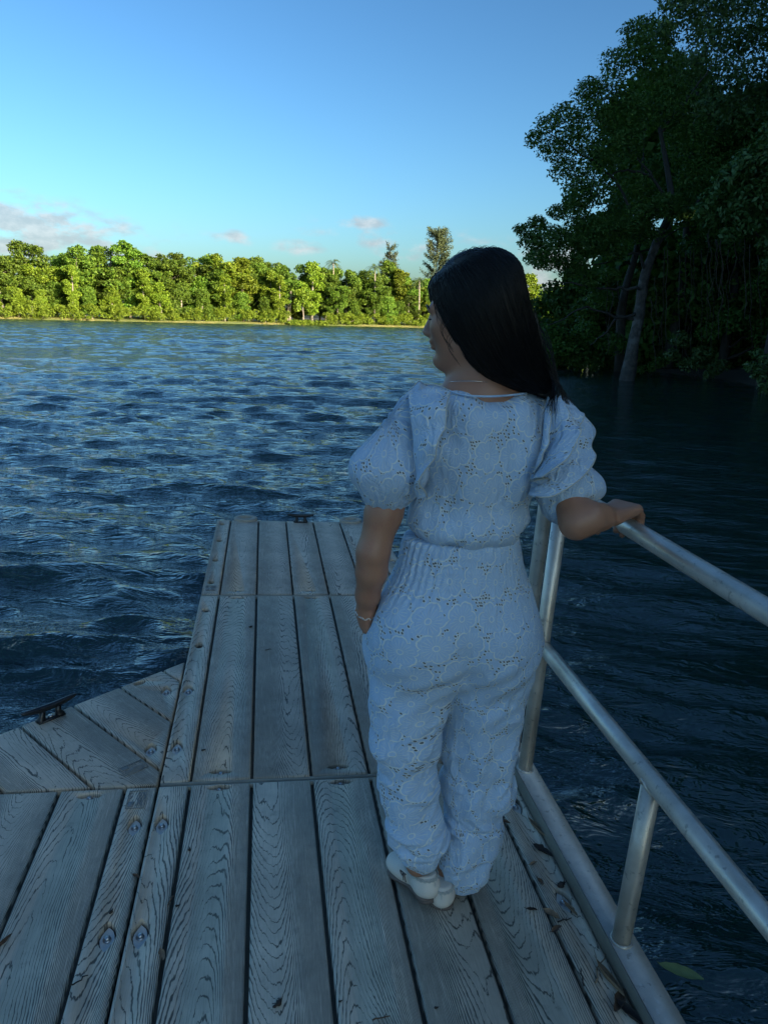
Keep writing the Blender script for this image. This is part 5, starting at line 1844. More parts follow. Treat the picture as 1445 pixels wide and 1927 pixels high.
        t1 = t0 + (fwd * 0.55 + side * 0.75 + down * 0.25) * 0.036 * sc
        t2 = t1 + (fwd * 0.75 + side * 0.25 + down * 0.75) * 0.030 * sc
        t3 = t2 + (fwd * 0.55 - side * 0.05 + down * 0.95) * 0.024 * sc
        for p, q, r0, r1 in ((t0, t1, 0.0150, 0.0118), (t1, t2, 0.0112, 0.0100), (t2, t3, 0.0100, 0.0080)):
            b.cone(p, q, r0 * sc, r1 * sc, 0.006)
    # the right hand lies across the rail and its fingers close over the far side
    dv = DN @ np.array([0, 1, 0])
    top = rail_z + np.array([0.038, 0, 1.0]) * 0.0235
    kn = top + np.array([0.022, 0.006, 0.022])
    fw = kn - wr_r
    fw /= np.linalg.norm(fw)
    sd = dv - fw * (dv @ fw); sd /= np.linalg.norm(sd)
    dn = np.cross(sd, fw)
    if dn[2] > 0: dn = -dn
    hand(wr_r, fw, sd, dn, 1.18, -0.010, (0.70, 0.74))
    # the left hand, relaxed, in the pocket
    fl = hand_l - wr_l
    hand(P(697, 1172, -0.45), fl, (0.2, 0.9, 0.2), (0.9, -0.2, 0), 0.95, 0.0, (0.25, 0.3))
    V, Q = b.mesh()
    V = relax(V, Q, 2, 0.4)
    bo = obj('body', mesh_data('body', rel(V), Q, True), M['skin'], root)

    # eyebrow and lashes on the visible side
    for s in (1,):
        m = MB()
        m.tube(spline([h(0.080, 0.052 * s, 0.018), h(0.088, 0.040 * s, 0.026), h(0.0935, 0.022 * s, 0.025), h(0.096, 0.012 * s, 0.021)], 9) - base, [0.001, 0.0022, 0.003, 0.003, 0.003, 0.003, 0.003, 0.002, 0.001], 6)
        m.build('eyebrow', M['strand'], root, True)
        m = MB()
        for k in range(11):
            q = k / 10
            p0 = h(0.0815 - 0.010 * abs(q - 0.4), (0.020 + 0.024 * q) * s, -0.003 - 0.004 * abs(q - 0.5))
            m.tube([p0 - base, p0 + F * 0.006 + L * 0.002 * s - U * 0.001 - base, p0 + F * 0.011 + L * (0.004 * q) * s + U * 0.001 - base], [0.0008, 0.0006, 0.0002], 4, False)
        m.build('eyelashes', M['strand'], root, True)

    # ---- trousers
    s = Sdf((0.50, -0.76, 0.30), (1.22, -0.20, 1.50), 0.0045)
    s.cone(P(868, 1008, YB), P(864, 1110, YB), 0.144, 0.172, 0.05, sy=0.76)
    s.ell(P(856, 1165, -0.465), (0.200, 0.140, 0.165), 0.05)
    s.ell(P(800, 1205, -0.515), (0.118, 0.112, 0.125), 0.05)
    s.ell(P(925, 1205, -0.515), (0.115, 0.112, 0.125), 0.05)
    F0 = s.F
    # each leg on its own grid copy so the split between them stays sharp
    sl_ = Sdf((0.50, -0.76, 0.30), (1.22, -0.20, 1.50), 0.0045)
    sl_.chain([P(786, 1215, -0.475), P(771, 1320, -0.485), P(763, 1400, -0.50), P(769, 1480, -0.515), P(782, 1555, -0.535), P(788, 1590, -0.54)], [0.124, 0.098, 0.084, 0.072, 0.069, 0.060], 0.03)
    sl_.ell(P(788, 1578, -0.545), (0.079, 0.074, 0.034), 0.02)
    sl_.cone(P(790, 1600, -0.550), P(791, 1614, -0.552), 0.050, 0.046, 0.012)
    sr_ = Sdf((0.50, -0.76, 0.30), (1.22, -0.20, 1.50), 0.0045)
    sr_.chain([P(929, 1215, -0.475), P(912, 1320, -0.468), P(904, 1400, -0.470), P(896, 1480, -0.480), P(887, 1560, -0.50), P(876, 1630, -0.525)], [0.119, 0.105, 0.097, 0.089, 0.080, 0.061], 0.03)
    sr_.cone(P(868, 1615, -0.535), P(876, 1668, -0.555), 0.060, 0.022, 0.03)
    for a in (sl_, sr_):
        hh = np.maximum(0.05 - np.abs(a.F - F0), 0) / 0.05
        a.F = np.minimum(a.F, F0) - hh * hh * 0.05 * 0.25
    k = 0.004
    hh = np.maximum(k - np.abs(sl_.F - sr_.F), 0) / k
    s.F = np.minimum(sl_.F, sr_.F) - hh * hh * k * 0.25
    # pocket with the hand in it
    s.ell(P(724, 1222, -0.425), (0.052, 0.085, 0.085), 0.04)
    s.ell(P(705, 1190, -0.43), (0.034, 0.055, 0.055), 0.02)
    s.cone(P(692, 1120, -0.475) , P(692, 1163, -0.455), 0.030, 0.027, 0.006, sub=True)
    # centre seat crease
    s.cone(P(884, 1235, -0.645), P(882, 1300, -0.60), 0.010, 0.016, 0.03, sub=True)
    s.cut(P(868, 1006, YB), (0, 0, 1), 0.01)
    V, Q = s.mesh()
    V = relax(V, Q, 3, 0.5)
    N = vnormals(V, Q)
    x, y, z = V.T
    gnd = base[2]
    hz = z - gnd
    leftleg = sstep(-(x - (0.855 + 0.0 * z)), -0.01, 0.02)
    nz = vnoise(V * np.array([7, 7, 9]), 3)
    nz2 = vnoise(V * np.array([16, 16, 22]), 4)
    # bunched folds low on the left leg, softer ones behind both knees
    bun = sstep(hz, 0.62, 0.30) * (0.35 + 0.65 * leftleg) * sstep(hz, 0.02, 0.10)
    nz3 = vnoise(V * np.array([5, 5, 24]) + 3.3 * nz[:, None], 6)
    d = 0.010 * bun * leftleg * (np.abs(nz3) ** 0.7 - 0.35) + 0.0035 * bun * np.sin(hz * 62 + 5.0 * nz + 14 * (x - 0.75)) * leftleg + 0.004 * bun * nz2
    d += 0.0030 * sstep(hz, 0.78, 0.5) * np.sin((x * 0.9 + z * 0.5) * 46 + 4.5 * nz) * sstep(hz, 0.05, 0.3)
    d += 0.0040 * nz * sstep(hz, 1.0, 0.8) + 0.0022 * nz2 * sstep(hz, 0.98, 0.85)
    # drag lines from the seat towards the right hip and thigh
    d += 0.0030 * np.sin((z * 0.85 - x * 0.6) * 85 + 2.5 * nz) * np.exp(-((hz - 0.66) / 0.10) ** 2)
    # vertical soft folds on the right leg
    d += 0.0060 * (1 - leftleg) * sstep(hz, 0.70, 0.30) * np.sin(x * 62 + 3 * nz + z * 12)
    # smocked waist: fine upright gathers
    wst = sstep(hz, 0.86, 0.93) * sstep(x, 0.93, 0.80)
    d += (0.0007 + 0.0013 * sstep(x, 0.93, 0.78)) * sstep(hz, 0.84, 0.93) * np.sin(np.arctan2(x - 0.86, -(y + 0.47)) * 62 + 3.5 * nz + 1.5 * nz2) + 0.0008 * wst * np.sin(z * 330 + 4 * nz2)
    nv = vnoise(V * np.array([20, 20, 6]) + 2.5 * nz[:, None], 17)
    d += 0.0060 * (0.4 - np.abs(nv)) * sstep(hz, 0.62, 0.45)
    nv = vnoise(np.stack([(x + z) * 14, y * 10, (z - x) * 34], 1) + 1.5 * nz[:, None], 18)
    d += 0.0050 * (0.4 - np.abs(nv)) * sstep(hz, 0.74, 0.6)
    # elastic cuff of the left leg
    cuf = sstep(hz, 0.105, 0.075) * leftleg
    ca = np.arctan2(x - P(790, 1606, -0.55)[0], -(y + 0.55))
    d += 0.0022 * cuf * np.sin(ca * 26)
    V = V + N * d[:, None]
    trs = obj('trousers', mesh_data('trousers', rel(V), Q, True, cyl_uv(V, (0.865, -0.45), 0.20)), M['fabric'], root)
    mset = [(P(884, 1020, -0.60), P(886, 1060, -0.61)), (P(886, 1060, -0.61), P(889, 1120, -0.63))]

    # ---- bodice
    s = Sdf((0.60, -0.72, 1.28), (1.16, -0.24, 1.84), 0.0042)
    s.cone(P(908, 815, -0.462), P(881, 955, -0.468), 0.137, 0.133, 0.05, sy=0.82)
    s.ell(P(874, 985, -0.470), (0.146, 0.116, 0.042), 0.05)
    s.cone(P(838, 792, -0.462), P(990, 795, -0.462), 0.068, 0.068, 0.05)
    s.ell(P(870, 860, -0.515), (0.085, 0.07, 0.11), 0.05)
    s.ell(P(960, 860, -0.515), (0.085, 0.07, 0.11), 0.05)
    s.cone(P(810, 788, -0.46), P(1020, 792, -0.46), 0.052, 0.052, 0.04)
    s.ell(P(912, 785, -0.515), (0.10, 0.068, 0.062), 0.05)
    s.cut(P(905, 749, -0.53), (0.0, -0.35, 1.0), 0.012)
    s.cut(P(868, 1018, YB), (0, 0, -1), 0.02)
    V, Q = s.mesh()
    V = relax(V, Q, 3, 0.5)
    N = vnormals(V, Q)
    x, y, z = V.T
    nz = vnoise(V * np.array([8, 8, 8]), 13)
    nz2 = vnoise(V * np.array([22, 22, 14]), 14)
    ztop, zbot = z.max(), z.min()
    d = 0.0022 * sstep(z, ztop - 0.16, ztop - 0.02) * np.sin(x * 95 + 2.6 * nz)
    d += 0.0045 * sstep(z, zbot + 0.16, zbot + 0.01) * np.sin(x * 70 + 3 * nz) + 0.005 * nz + 0.003 * nz2
    nv = vnoise(V * np.array([26, 26, 5]) + 2.0 * nz[:, None], 16)
    d += 0.0055 * (0.4 - np.abs(nv))
    d += 0.006 * np.sin((z + 0.5 * x) * 42 + 2 * nz) * sstep(np.abs(x - 0.87), 0.06, 0.15)
    d += 0.004 * np.sin(x * 48 + 1.2 * nz) * sstep(z, zbot, zbot + 0.1)
    V = V + N * d[:, None]
    obj('bodice', mesh_data('bodice', rel(V), Q, True, cyl_uv(V, (0.875, -0.45), 0.19)), M['fabric'], root)

    # centre-back zip line and waist seam
    m = MB()
    zp = [P(925, 742, -0.60), P(921, 800, -0.612), P(915, 880, -0.612), P(905, 960, -0.605), P(899, 1005, -0.60)]

    # ---- sleeves
    def sleeve(name, prims, cutp, cutn, axis_c, seed):
        s = Sdf((0.48, -0.75, 1.36), (1.30, -0.28, 1.80), 0.0042)
        for kind, a in prims:
            getattr(s, kind)(*a)
        if cutp is not None:
            s.cut(cutp, cutn, 0.02)
        V, Q = s.mesh()
        V = relax(V, Q, 3, 0.5)
        N = vnormals(V, Q)
        x, y, z = V.T
        nz = vnoise(V * 9.0, seed)
        nz2 = vnoise(V * 24.0, seed + 1)
        a = np.arctan2(x - axis_c[0], -(y - axis_c[1]))
        zb = z.min()
        d = 0.0035 * nz + 0.0025 * nz2
        d += 0.0040 * np.sin(a * 13 + 2.5 * nz + nz2) * (0.55 * sstep(z, zb + 0.06, zb) + 1.0 * sstep(z, zb + 0.14, zb + 0.26))
        d += 0.0035 * np.sin(z * 70 + 5 * x + 3 * nz) * sstep(z, zb + 0.12, zb + 0.03)
        V = V + N * d[:, None]
        return obj(name, mesh_data(name, rel(V), Q, True, cyl_uv(V, axis_c, 0.095)), M['fabric_crinkle'], root)
    c = P(730, 895, -0.49)
    sleeve('sleeve', [('cone', (P(790, 780, -0.465), P(738, 880, -0.485), 0.056, 0.082, 0.03)),
                      ('ell', (P(729, 884, -0.49), (0.092, 0.086, 0.058), 0.04)),
                      ('cone', (P(727, 908, -0.495), P(727, 924, -0.497), 0.062, 0.052, 0.02))], None, None, c, 31)
    c = P(1065, 890, -0.51)
    sleeve('sleeve', [('cone', (P(1035, 785, -0.455), P(1054, 870, -0.48), 0.046, 0.060, 0.03)),
                      ('ell', (P(1062, 911, -0.510), (0.082, 0.078, 0.046), 0.03)),
                      ('ell', (P(1101, 916, -0.505), (0.046, 0.052, 0.038), 0.03)),
                      ('cone', (P(1064, 928, -0.520), P(1066, 946, -0.522), 0.074, 0.062, 0.02))], None, None, c, 35)

    # ---- ruffles: gathered bands that stand off the armhole
    def ruffle(seam, edge, seed, bulge=0.02, waves=5, amp=0.006, n=44, m_=14, mat='fabric_crinkle'):
        A = spline([P(*q) for q in seam], n)
        B = spline([P(*q) for q in edge], n)
        rg = np.random.default_rng(seed)
        ph = rg.uniform(0, 6.28)
        t = np.linspace(0, 1, n)[:, None, None]
        v = np.linspace(0, 1, m_)[None, :, None]
        G = A[:, None] * (1 - v) + B[:, None] * v
        Tn = np.gradient(A, axis=0)
        W_ = B - A
        nr = np.cross(Tn, W_)
        nr /= np.linalg.norm(nr, axis=1)[:, None] + 1e-9
        nr = np.where((nr[:, 1] > 0)[:, None], -nr, nr)
        G = G + nr[:, None] * (bulge * np.sin(math.pi * v * 0.85) + amp * v * np.sin(2 * math.pi * waves * t + ph + 1.5 * v))
        G = G + np.array([0, 0, 1.0]) * (0.4 * amp * v * np.sin(2 * math.pi * waves * 1.3 * t + ph))
        th = 0.0013
        V1 = G.reshape(-1, 3)
        nn = np.repeat(nr, m_, 0)
        V = np.vstack([V1 + nn * th, V1 - nn * th])
        i = np.arange(n * m_).reshape(n, m_)
        Q = np.stack([i[:-1, :-1], i[1:, :-1], i[1:, 1:], i[:-1, 1:]], 2).reshape(-1, 4)
        k = n * m_
        E1 = np.stack([i[:-1, -1], i[1:, -1], i[1:, -1] + k, i[:-1, -1] + k], 1)
        Q = np.vstack([Q, Q[:, ::-1] + k, E1]).astype(np.int32)
        uv = np.stack([np.broadcast_to(v * np.linalg.norm(W_, axis=1)[:, None, None], (n, m_, 1)).ravel(),
                       np.broadcast_to(np.concatenate([[0], np.cumsum(np.linalg.norm(np.diff(B, axis=0), axis=1))])[:, None, None], (n, m_, 1)).ravel() + seed * 0.37], 1)
        o = obj('ruffle', mesh_data('ruffle', rel(V), Q, True, np.vstack([uv, uv])), M[mat], root)
        hm = MB()
        hm.tube(G[:, -1] - base, 0.0017, 5)
        hm.build('hem', M['hem'], o, True)
        return o
    ruffle([(768, 742, -0.50), (772, 778, -0.555), (777, 820, -0.575), (779, 860, -0.580), (786, 905, -0.575), (790, 938, -0.565)],
           [(846, 737, -0.545), (842, 775, -0.600), (834, 815, -0.625), (822, 855, -0.632), (800, 895, -0.628), (802, 936, -0.610)], 1, 0.014, 3.0, 0.007)
    ruffle([(768, 742, -0.50), (772, 770, -0.545), (776, 800, -0.565)], [(764, 738, -0.45), (790, 722, -0.44), (845, 736, -0.50)], 2, 0.012, 2.0, 0.004, 24, 10)
    ruffle([(1034, 748, -0.50), (1032, 785, -0.555), (1026, 830, -0.580), (1014, 875, -0.590), (1000, 912, -0.585), (994, 934, -0.58)],
           [(1056, 756, -0.47), (1114, 803, -0.50), (1106, 838, -0.555), (1119, 858, -0.585), (1098, 893, -0.635), (1046, 933, -0.655), (996, 930, -0.615)], 3, 0.016, 3.0, 0.004)
    ruffle([(1036, 748, -0.51), (1034, 785, -0.565), (1028, 830, -0.592), (1016, 870, -0.602), (1003, 900, -0.598), (998, 915, -0.59)],
           [(1048, 762, -0.53), (1078, 790, -0.585), (1094, 818, -0.63), (1072, 858, -0.672), (1046, 888, -0.685), (1002, 906, -0.64)], 4, 0.018, 2.5, 0.006)
    ruffle([(1034, 744, -0.49), (1037, 765, -0.52), (1038, 790, -0.55)], [(1048, 750, -0.46), (1093, 781, -0.52), (1088, 806, -0.57)], 5, 0.010, 2.0, 0.004, 24, 10)
    ruffle([(1030, 745, -0.525), (1024, 780, -0.580), (1020, 830, -0.605), (1008, 880, -0.608), (1000, 905, -0.60)],
           [(1034, 750, -0.54), (1036, 790, -0.596), (1032, 835, -0.625), (1018, 868, -0.625), (1002, 905, -0.605)], 6, 0.006, 4.0, 0.003, 30, 6)
    # neckline binding
    m = MB()
    m.tube(spline([P(846, 736, -0.52), P(870, 743, -0.547), P(905, 746, -0.558), P(945, 745, -0.558), P(990, 740, -0.53)], 24) - base, 0.0025, 6)
    m.build('neckline_binding', M['fabric'], root, True)

    # ---- hair: one falling mass with separate strands over it
    Lc = spline([P(824, 511, -0.43), P(814, 535, -0.45), P(829, 593, -0.475), P(857, 643, -0.49), P(886, 686, -0.50), P(912, 711, -0.51), P(960, 732, -0.515), P(1002, 741, -0.51)], 40)
    Rc = spline([P(866, 482, -0.43), P(922, 474, -0.45), P(963, 502, -0.465), P(979, 570, -0.47), P(997, 635, -0.47), P(1015, 690, -0.465), P(1028, 722, -0.46), P(1040, 748, -0.45)], 40)
    Dp = np.interp(np.linspace(0, 1, 40), [0, 0.14, 0.3, 0.5, 0.7, 0.85, 1], [0.060, 0.098, 0.118, 0.115, 0.092, 0.070, 0.040])
    seg = 64

    def hairpt(ti, a, off=0.0):
        """ti fractional row, a angle round the section (0 = left edge, pi = right edge, near side between)."""
        i0 = np.clip(np.floor(ti).astype(int), 0, 38)
        f = (ti - i0)[..., None]
        A = Lc[i0] * (1 - f) + Lc[i0 + 1] * f
        B = Rc[i0] * (1 - f) + Rc[i0 + 1] * f
        dp = np.interp(ti, np.arange(40), Dp)[..., None]
        cc = (A + B) / 2
        hx = (A - B) / 2
        hl = np.linalg.norm(hx, axis=-1, keepdims=True)
        ey = np.array([0.06, -0.98, 0.15])
        return cc + hx * (1 + off / hl) * np.cos(a)[..., None] + ey * (dp + off) * np.sign(np.sin(a))[..., None] * np.abs(np.sin(a))[..., None] ** 0.85
    tt, aa = np.meshgrid(np.arange(40.0), np.arange(seg) * 2 * math.pi / seg, indexing='ij')
    V = hairpt(tt, aa, -0.002).reshape(-1, 3)
    Nz = vnoise(np.column_stack([np.repeat(np.zeros(40), seg), np.tile(np.cos(np.arange(seg) * 2 * math.pi / seg) * 9, 40), np.tile(np.sin(np.arange(seg) * 2 * math.pi / seg) * 9, 40)]), 8)
    cen = np.repeat((Lc + Rc) / 2, seg, 0)
    dd = V - cen
    V = V + dd / (np.linalg.norm(dd, axis=1)[:, None] + 1e-9) * (0.0035 * Nz)[:, None]
    i = np.arange(40 * seg).reshape(40, seg)
    j = np.roll(i, -1, 1)
    Q = np.stack([i[:-1], i[1:], j[1:], j[:-1]], 2).reshape(-1, 4).astype(np.int32)
    uv = np.stack([aa.ravel() * 0.08, tt.ravel() * 0.008], 1)
    # rounded front cap
    cap0 = np.array([tuple(i[0])[::-1]], np.int32)
    cap1 = np.array([tuple(i[-1])], np.int32)
    hr = obj('hair', mesh_data('hair', rel(V), [Q, cap0, cap1], True, uv), M['hair'], root)
    # scalp mass under the loft so the crown is closed in front and behind
    s = Sdf((0.66, -0.66, 1.78), (1.06, -0.24, 2.12), 0.005)
    s.ell(h(-0.020, 0, 0.048), (0.102, 0.086, 0.094), 0.02, HM)
    s.ell(h(-0.055, 0, -0.02), (0.075, 0.080, 0.10), 0.05, HM)
    s.ell(h(0.105, 0, -0.06), (0.072, 0.12, 0.115), 0.012, HM, sub=True)
    V, Q = s.mesh()
    V = relax(V, Q, 2)
    a = (V - H0) @ HM.T
    obj('scalp_hair', mesh_data('scalp_hair', rel(V), Q, True, np.stack([np.arctan2(a[:, 1], a[:, 0]) * 0.09, a[:, 2]], 1)), M['hair'], hr)
    VV, FF, n0 = [], [], 0

    def strand(p, r0, r1):
        nonlocal n0
        Vs, Fs = tube(p - base, np.linspace(r0, r1, len(p)), 3, False)
        VV.append(Vs)
        FF.append(np.array(Fs, np.int32) + n0)
        n0 += len(Vs)
    for k in range(2400):
        a = rng.uniform(0, 2 * math.pi) if k > 1700 else rng.uniform(0.02, math.pi - 0.02)
        t0 = rng.uniform(0, 9) if rng.random() < 0.75 else rng.uniform(5, 20)
        t1 = rng.uniform(30, 39) if k % 3 else 39.0
        t = np.linspace(t0, t1, 12)
        dr = rng.normal(0, 0.05) * np.linspace(0, 1, 12) + 0.02 * np.sin(np.linspace(0, rng.uniform(2, 6), 12) + rng.uniform(0, 6))
        p = hairpt(t, a + dr, 0.0012 + 0.0035 * rng.random() ** 2)
        if k % 3 == 0 and 0 < a < math.pi:
            e = p[-1] - p[-3]
            e = e / np.linalg.norm(e) * rng.uniform(0.006, 0.03) + np.array([0, -0.004, -0.004])
            p = np.vstack([p, p[-1] + e * 0.6, p[-1] + e + rng.normal(0, 0.002, 3)])
        strand(p, 0.0008, 0.0003)
    VVa, FFa = np.concatenate(VV), np.concatenate(FF)
    so = obj('hair_strands', mesh_data('hair_strands', VVa, FFa, True), M['strand'], hr)
    so['kind'] = 'stuff'
    VV, FF, n0 = [], [], 0
    # fly-away arcs over the crown
    for k in range(85):
        x0 = rng.uniform(835, 960)
        w_ = rng.uniform(25, 75)
        yb = np.interp(x0, [835, 870, 910, 950, 985], [500, 478, 470, 478, 505])
        top = rng.uniform(1, 11)
        Yq = rng.uniform(-0.52, -0.42)
        xe = x0 + w_ * rng.choice([-0.7, 1, 1])
        ye = np.interp(xe, [800, 820, 835, 870, 910, 950, 985, 1000, 1030], [540, 512, 500, 478, 470, 478, 505, 560, 640])
        p = spline([P(x0, yb + 6, Yq), P((x0 * 2 + xe) / 3, (yb * 2 + ye) / 3 - top, Yq - 0.01), P((x0 + 2 * xe) / 3, (yb + 2 * ye) / 3 - top * 0.8, Yq), P(xe, ye + rng.uniform(-4, 6), Yq)], 14)
        strand(p, 0.00062, 0.00032)
    # loose locks right of the neck and over the shoulder
    for k in range(75):
        q = rng.random()
        x0, y0 = rng.uniform(996, 1018), rng.uniform(600, 690)
        p = [P(x0, y0, -0.50), P(x0 + 8 + 22 * q, y0 + 45, -0.52), P(1036 + 18 * q, 712 + 12 * q, -0.535), P(1040 + 34 * q + rng.normal(0, 4), 745 + 18 * q, -0.545)]
        if rng.random() < 0.25:
            p[-1] = P(rng.uniform(1018, 1050), rng.uniform(760, 785), -0.60)
        strand(spline(p, 14) + rng.normal(0, 0.0008, (14, 3)), 0.0010, 0.0005)
    for k in range(170):
        q = rng.random()
        x0, y0 = rng.uniform(985, 1008), rng.uniform(580, 650)
        p = [P(x0, y0, -0.51), P(x0 + 12, y0 + 50, -0.52), P(1012 + 18 * q, 712, -0.53), P(1012 + 24 * q, 742 + 6 * q, -0.535)]
        strand(spline(p, 12) + rng.normal(0, 0.0006, (12, 3)), 0.0011, 0.0006)
    for k in range(26):      # fine hair along the temple and cheek
        y0 = rng.uniform(515, 640)
        xl = np.interp(y0, [511, 535, 592, 645], [824, 811, 823, 848])
        p = [P(xl + 14, y0 - 8, -0.545), P(xl + 2, y0 + 8, -0.545), P(xl + 4, y0 + 28, -0.55), P(xl + 22, y0 + 52, -0.56)]
        strand(spline(p, 10) + rng.normal(0, 0.0006, (10, 3)), 0.0006, 0.0003)
    fo = obj('loose_strands', mesh_data('loose_strands', np.concatenate(VV), np.concatenate(FF), True), M['strand'], hr)
    fo['kind'] = 'stuff'

    # ---- shoes
    def shoe(heel, toe, lift, label_side):
        """Round-toed flat: heel and toe are ground points, lift raises the heel."""
        hl, te = np.array(heel, float), np.array(toe, float)
        f = te - hl
        Lg = np.linalg.norm(f[:2])
        f[2] = 0
        f /= np.linalg.norm(f)
        sd = np.array([f[1], -f[0], 0])
        pit = math.asin(min(0.9, lift / (Lg * 0.75)))
        ff = f * math.cos(pit) - np.array([0, 0, 1.0]) * math.sin(pit)
        up = np.array([0, 0, 1.0]) * math.cos(pit) + f * math.sin(pit)
        ball = te - f * Lg * 0.25 + np.array([0, 0, 0.0])

        def q(a, l, u):
            """a along the sole from the heel (0..1)."""
            if a > 0.75:
                return ball + f * (a - 0.75) * Lg + sd * l + np.array([0, 0, u])
            return ball - ff * (0.75 - a) * Lg + sd * l + up * u
        lo, hi = np.minimum(hl, te) - 0.09, np.maximum(hl, te) + 0.09
        hi[2] += 0.14
        MM = np.array([ff, sd, up])
        s = Sdf(lo, hi, 0.0034)
        s.ell(q(0.15, 0, 0.040), (0.040, 0.032, 0.046), 0.02, MM)
        s.ell(q(0.13, 0, 0.022), (0.036, 0.030, 0.022), 0.02, MM)
        s.cone(q(0.18, 0, 0.026), q(0.60, 0, 0.026), 0.026, 0.030, 0.02)
        s.ell(q(0.70, 0.002, 0.026), (0.055, 0.041, 0.027), 0.02, MM)
        s.ell(q(0.86, 0, 0.024), (0.034, 0.032, 0.022), 0.02)
        s.cut(q(0.15, 0, 0.064) , up * 1.0 - ff * -0.10, 0.004)
        s.cut(q(0.5, 0, 0.004), -up, 0.004)
        V, Q = s.mesh()
        V = relax(V, Q, 2, 0.5)
        o = obj('shoe', mesh_data('shoe', rel(V), Q, True), M['shoe'], root)
        # sole
        m = MB()
        pts = []
        for a_, wd in ((0.0, 0.012), (0.03, 0.026), (0.10, 0.032), (0.22, 0.031), (0.42, 0.026), (0.6, 0.034), (0.74, 0.041), (0.88, 0.036), (0.97, 0.020), (1.0, 0.006)):
            pts.append((a_, wd))
        rows = [[q(a_, wd, u) for a_, wd in pts] + [q(a_, -wd, u) for a_, wd in pts[::-1]] for u in (0.0, 0.0065)]
        k2 = len(rows[0])
        m.add(np.array(rows[0] + rows[1]) - base, [(i, (i + 1) % k2, k2 + (i + 1) % k2, k2 + i) for i in range(k2)] + [tuple(range(k2, 2 * k2)), tuple(range(k2))[::-1]])
        hb = [(0.0, 0.010), (0.03, 0.024), (0.10, 0.030), (0.22, 0.029)]
        rows = [[q(a_, wd, u) for a_, wd in hb] + [q(a_, -wd, u) for a_, wd in hb[::-1]] for u in (-0.010, 0.001)]
        k2 = len(rows[0])
        m.add(np.array(rows[0] + rows[1]) - base, [(i, (i + 1) % k2, k2 + (i + 1) % k2, k2 + i) for i in range(k2)] + [tuple(range(k2, 2 * k2)), tuple(range(k2))[::-1]])
        m.build('sole', M['sole'], o)
        # scalloped trim round the opening
        a = np.linspace(-2.6, 2.6, 90)
        tr = np.array([q(0.15, 0, 0) + (-ff * math.cos(t) * (0.0395 if abs(t) < 1.57 else 0.09) + sd * math.sin(t) * (0.0325 if abs(t) < 1.57 else 0.034)) + up * (0.0600 - 0.010 * max(0, -math.cos(t)) + 0.0022 * math.sin(t * 19)) for t in a])
        for dz in (0.0, -0.0045):
            m = MB()
            m.tube(tr + up * dz - base, 0.0013, 5)
            m.build('scalloped_trim', M['hem'], o, True)
        m = MB()
        m.tube([q(0.145, 0, 0) - ff * 0.0005 * k_ - ff * (0.0375 - 0.0) * 1.0 + up * (0.006 + 0.0055 * k_) - base for k_ in range(10)], 0.0009, 4)
        m.build('heel_seam', M['hem'], o, True)
        return o, q, sd, ff, up
    gz = lambda x, y: d2w(np.append((DN.T @ (np.array([x, y, 0.385]) - DO))[:2], 0))[2]
    hl = np.array([0.786, -0.588, 0.0]); hl[2] = gz(hl[0], hl[1])
    te = np.array([0.708, -0.405, 0.0]); te[2] = gz(te[0], te[1])
    o, q, sd, ff, up = shoe(hl, te, 0.030, 'left')
    # small bow on the outer side of the left shoe
    c = q(0.40, -0.036, 0.048)
    m = MB()
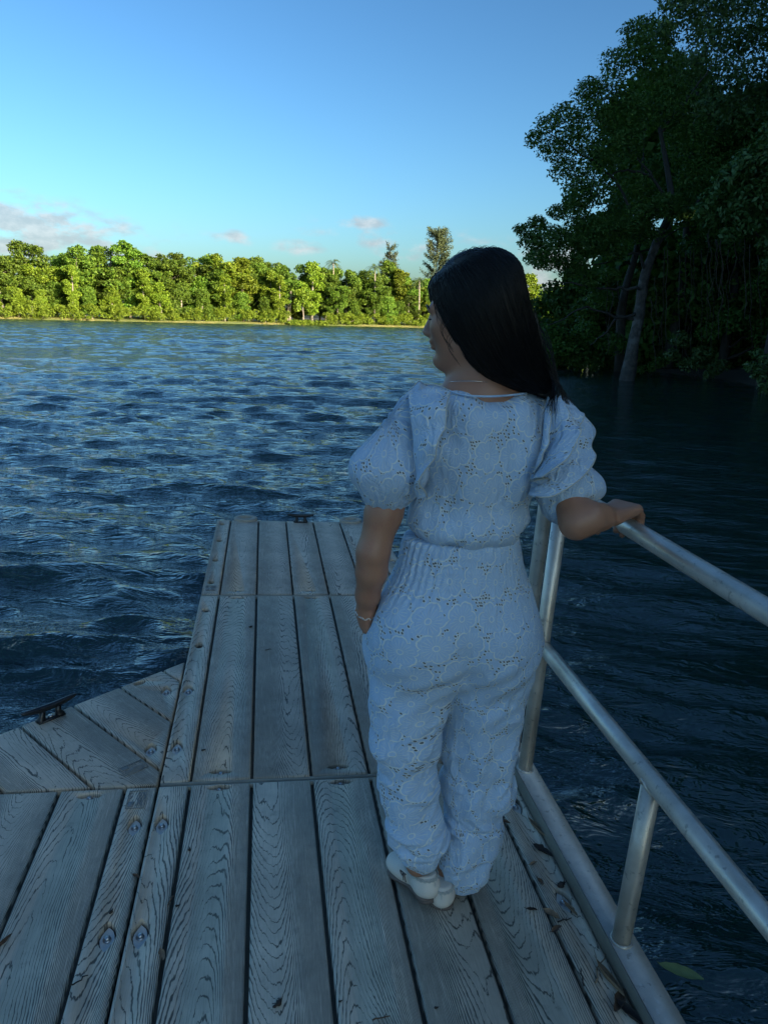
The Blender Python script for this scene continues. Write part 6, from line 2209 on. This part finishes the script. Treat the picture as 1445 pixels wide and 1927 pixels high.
    for sg in (-1, 1):
        t = np.linspace(0, 2 * math.pi, 13)
        lp = c - base + np.outer(np.sin(t) * 0.008 * sg + sg * 0.008 * (1 - np.cos(t)) * 0.5, ff) + np.outer(0.0065 * np.sin(t) * (1 - np.cos(t)) * 0.6, up) - np.outer(0.003 * (1 - np.cos(t)), sd)
        m.tube(lp, 0.0019, 5)
        m.tube([c - base, c - base + ff * 0.004 * sg - up * 0.010 - sd * 0.002, c - base + ff * 0.006 * sg - up * 0.022 - sd * 0.001], 0.0017, 5)
    m.build('bow', M['sole'], o, True)
    hr_ = np.array([0.806, -0.590, 0.0]); hr_[2] = gz(hr_[0], hr_[1]) + 0.010
    tr_ = np.array([0.870, -0.372, 0.0]); tr_[2] = gz(tr_[0], tr_[1]) + 0.002
    shoe(hr_, tr_, 0.0, 'right')

    # ---- jewellery
    def ring(c, nrm, r, wire, name, mat, link=None, n=40):
        nrm = np.array(nrm, float) / np.linalg.norm(nrm)
        u = np.cross(nrm, [0, 0, 1.0] if abs(nrm[2]) < 0.9 else [1.0, 0, 0])
        u /= np.linalg.norm(u)
        v = np.cross(nrm, u)
        m = MB()
        if link:
            for k in range(link):
                a0 = 2 * math.pi * k / link
                cc = c + r * (math.cos(a0) * u + math.sin(a0) * v)
                tg = -math.sin(a0) * u + math.cos(a0) * v
                rd = (math.cos(a0) * u + math.sin(a0) * v)
                ot = nrm if k % 2 else (nrm * 0.3 + rd * 0.95)
                t = np.linspace(0, 2 * math.pi, 13)
                lp = cc + np.outer(np.cos(t) * 0.0066, tg) + np.outer(np.sin(t) * 0.0026, ot)
                m.tube(lp - base, wire, 5, False)
        else:
            t = np.linspace(0, 2 * math.pi, n)
            m.tube(c + np.outer(np.cos(t) * r, u) + np.outer(np.sin(t) * r, v) - base, wire, 5, False)
        return m.build(name, M[mat], root, True)
    ring(P(690, 1148, -0.458), wr_l - el_l + np.array([0, 0.05, 0.0]), 0.0285, 0.0009, 'bracelet', 'silver', 20)
    ring(wr_r + (el_r - wr_r) * 0.04, fw, 0.0265, 0.0008, 'bracelet', 'silver')
    m = MB()
    m.tube(spline([P(843, 719, -0.40), P(842, 720, -0.45), P(851, 718, -0.500), P(875, 717, -0.523), P(905, 718, -0.532), P(935, 722, -0.525)], 30) - base, 0.0007, 5)
    m.build('necklace', M['silver'], root, True)
    tag(root, 'woman seen from behind in a pale blue embroidered jumpsuit, hand on the railing', 'person')


person()
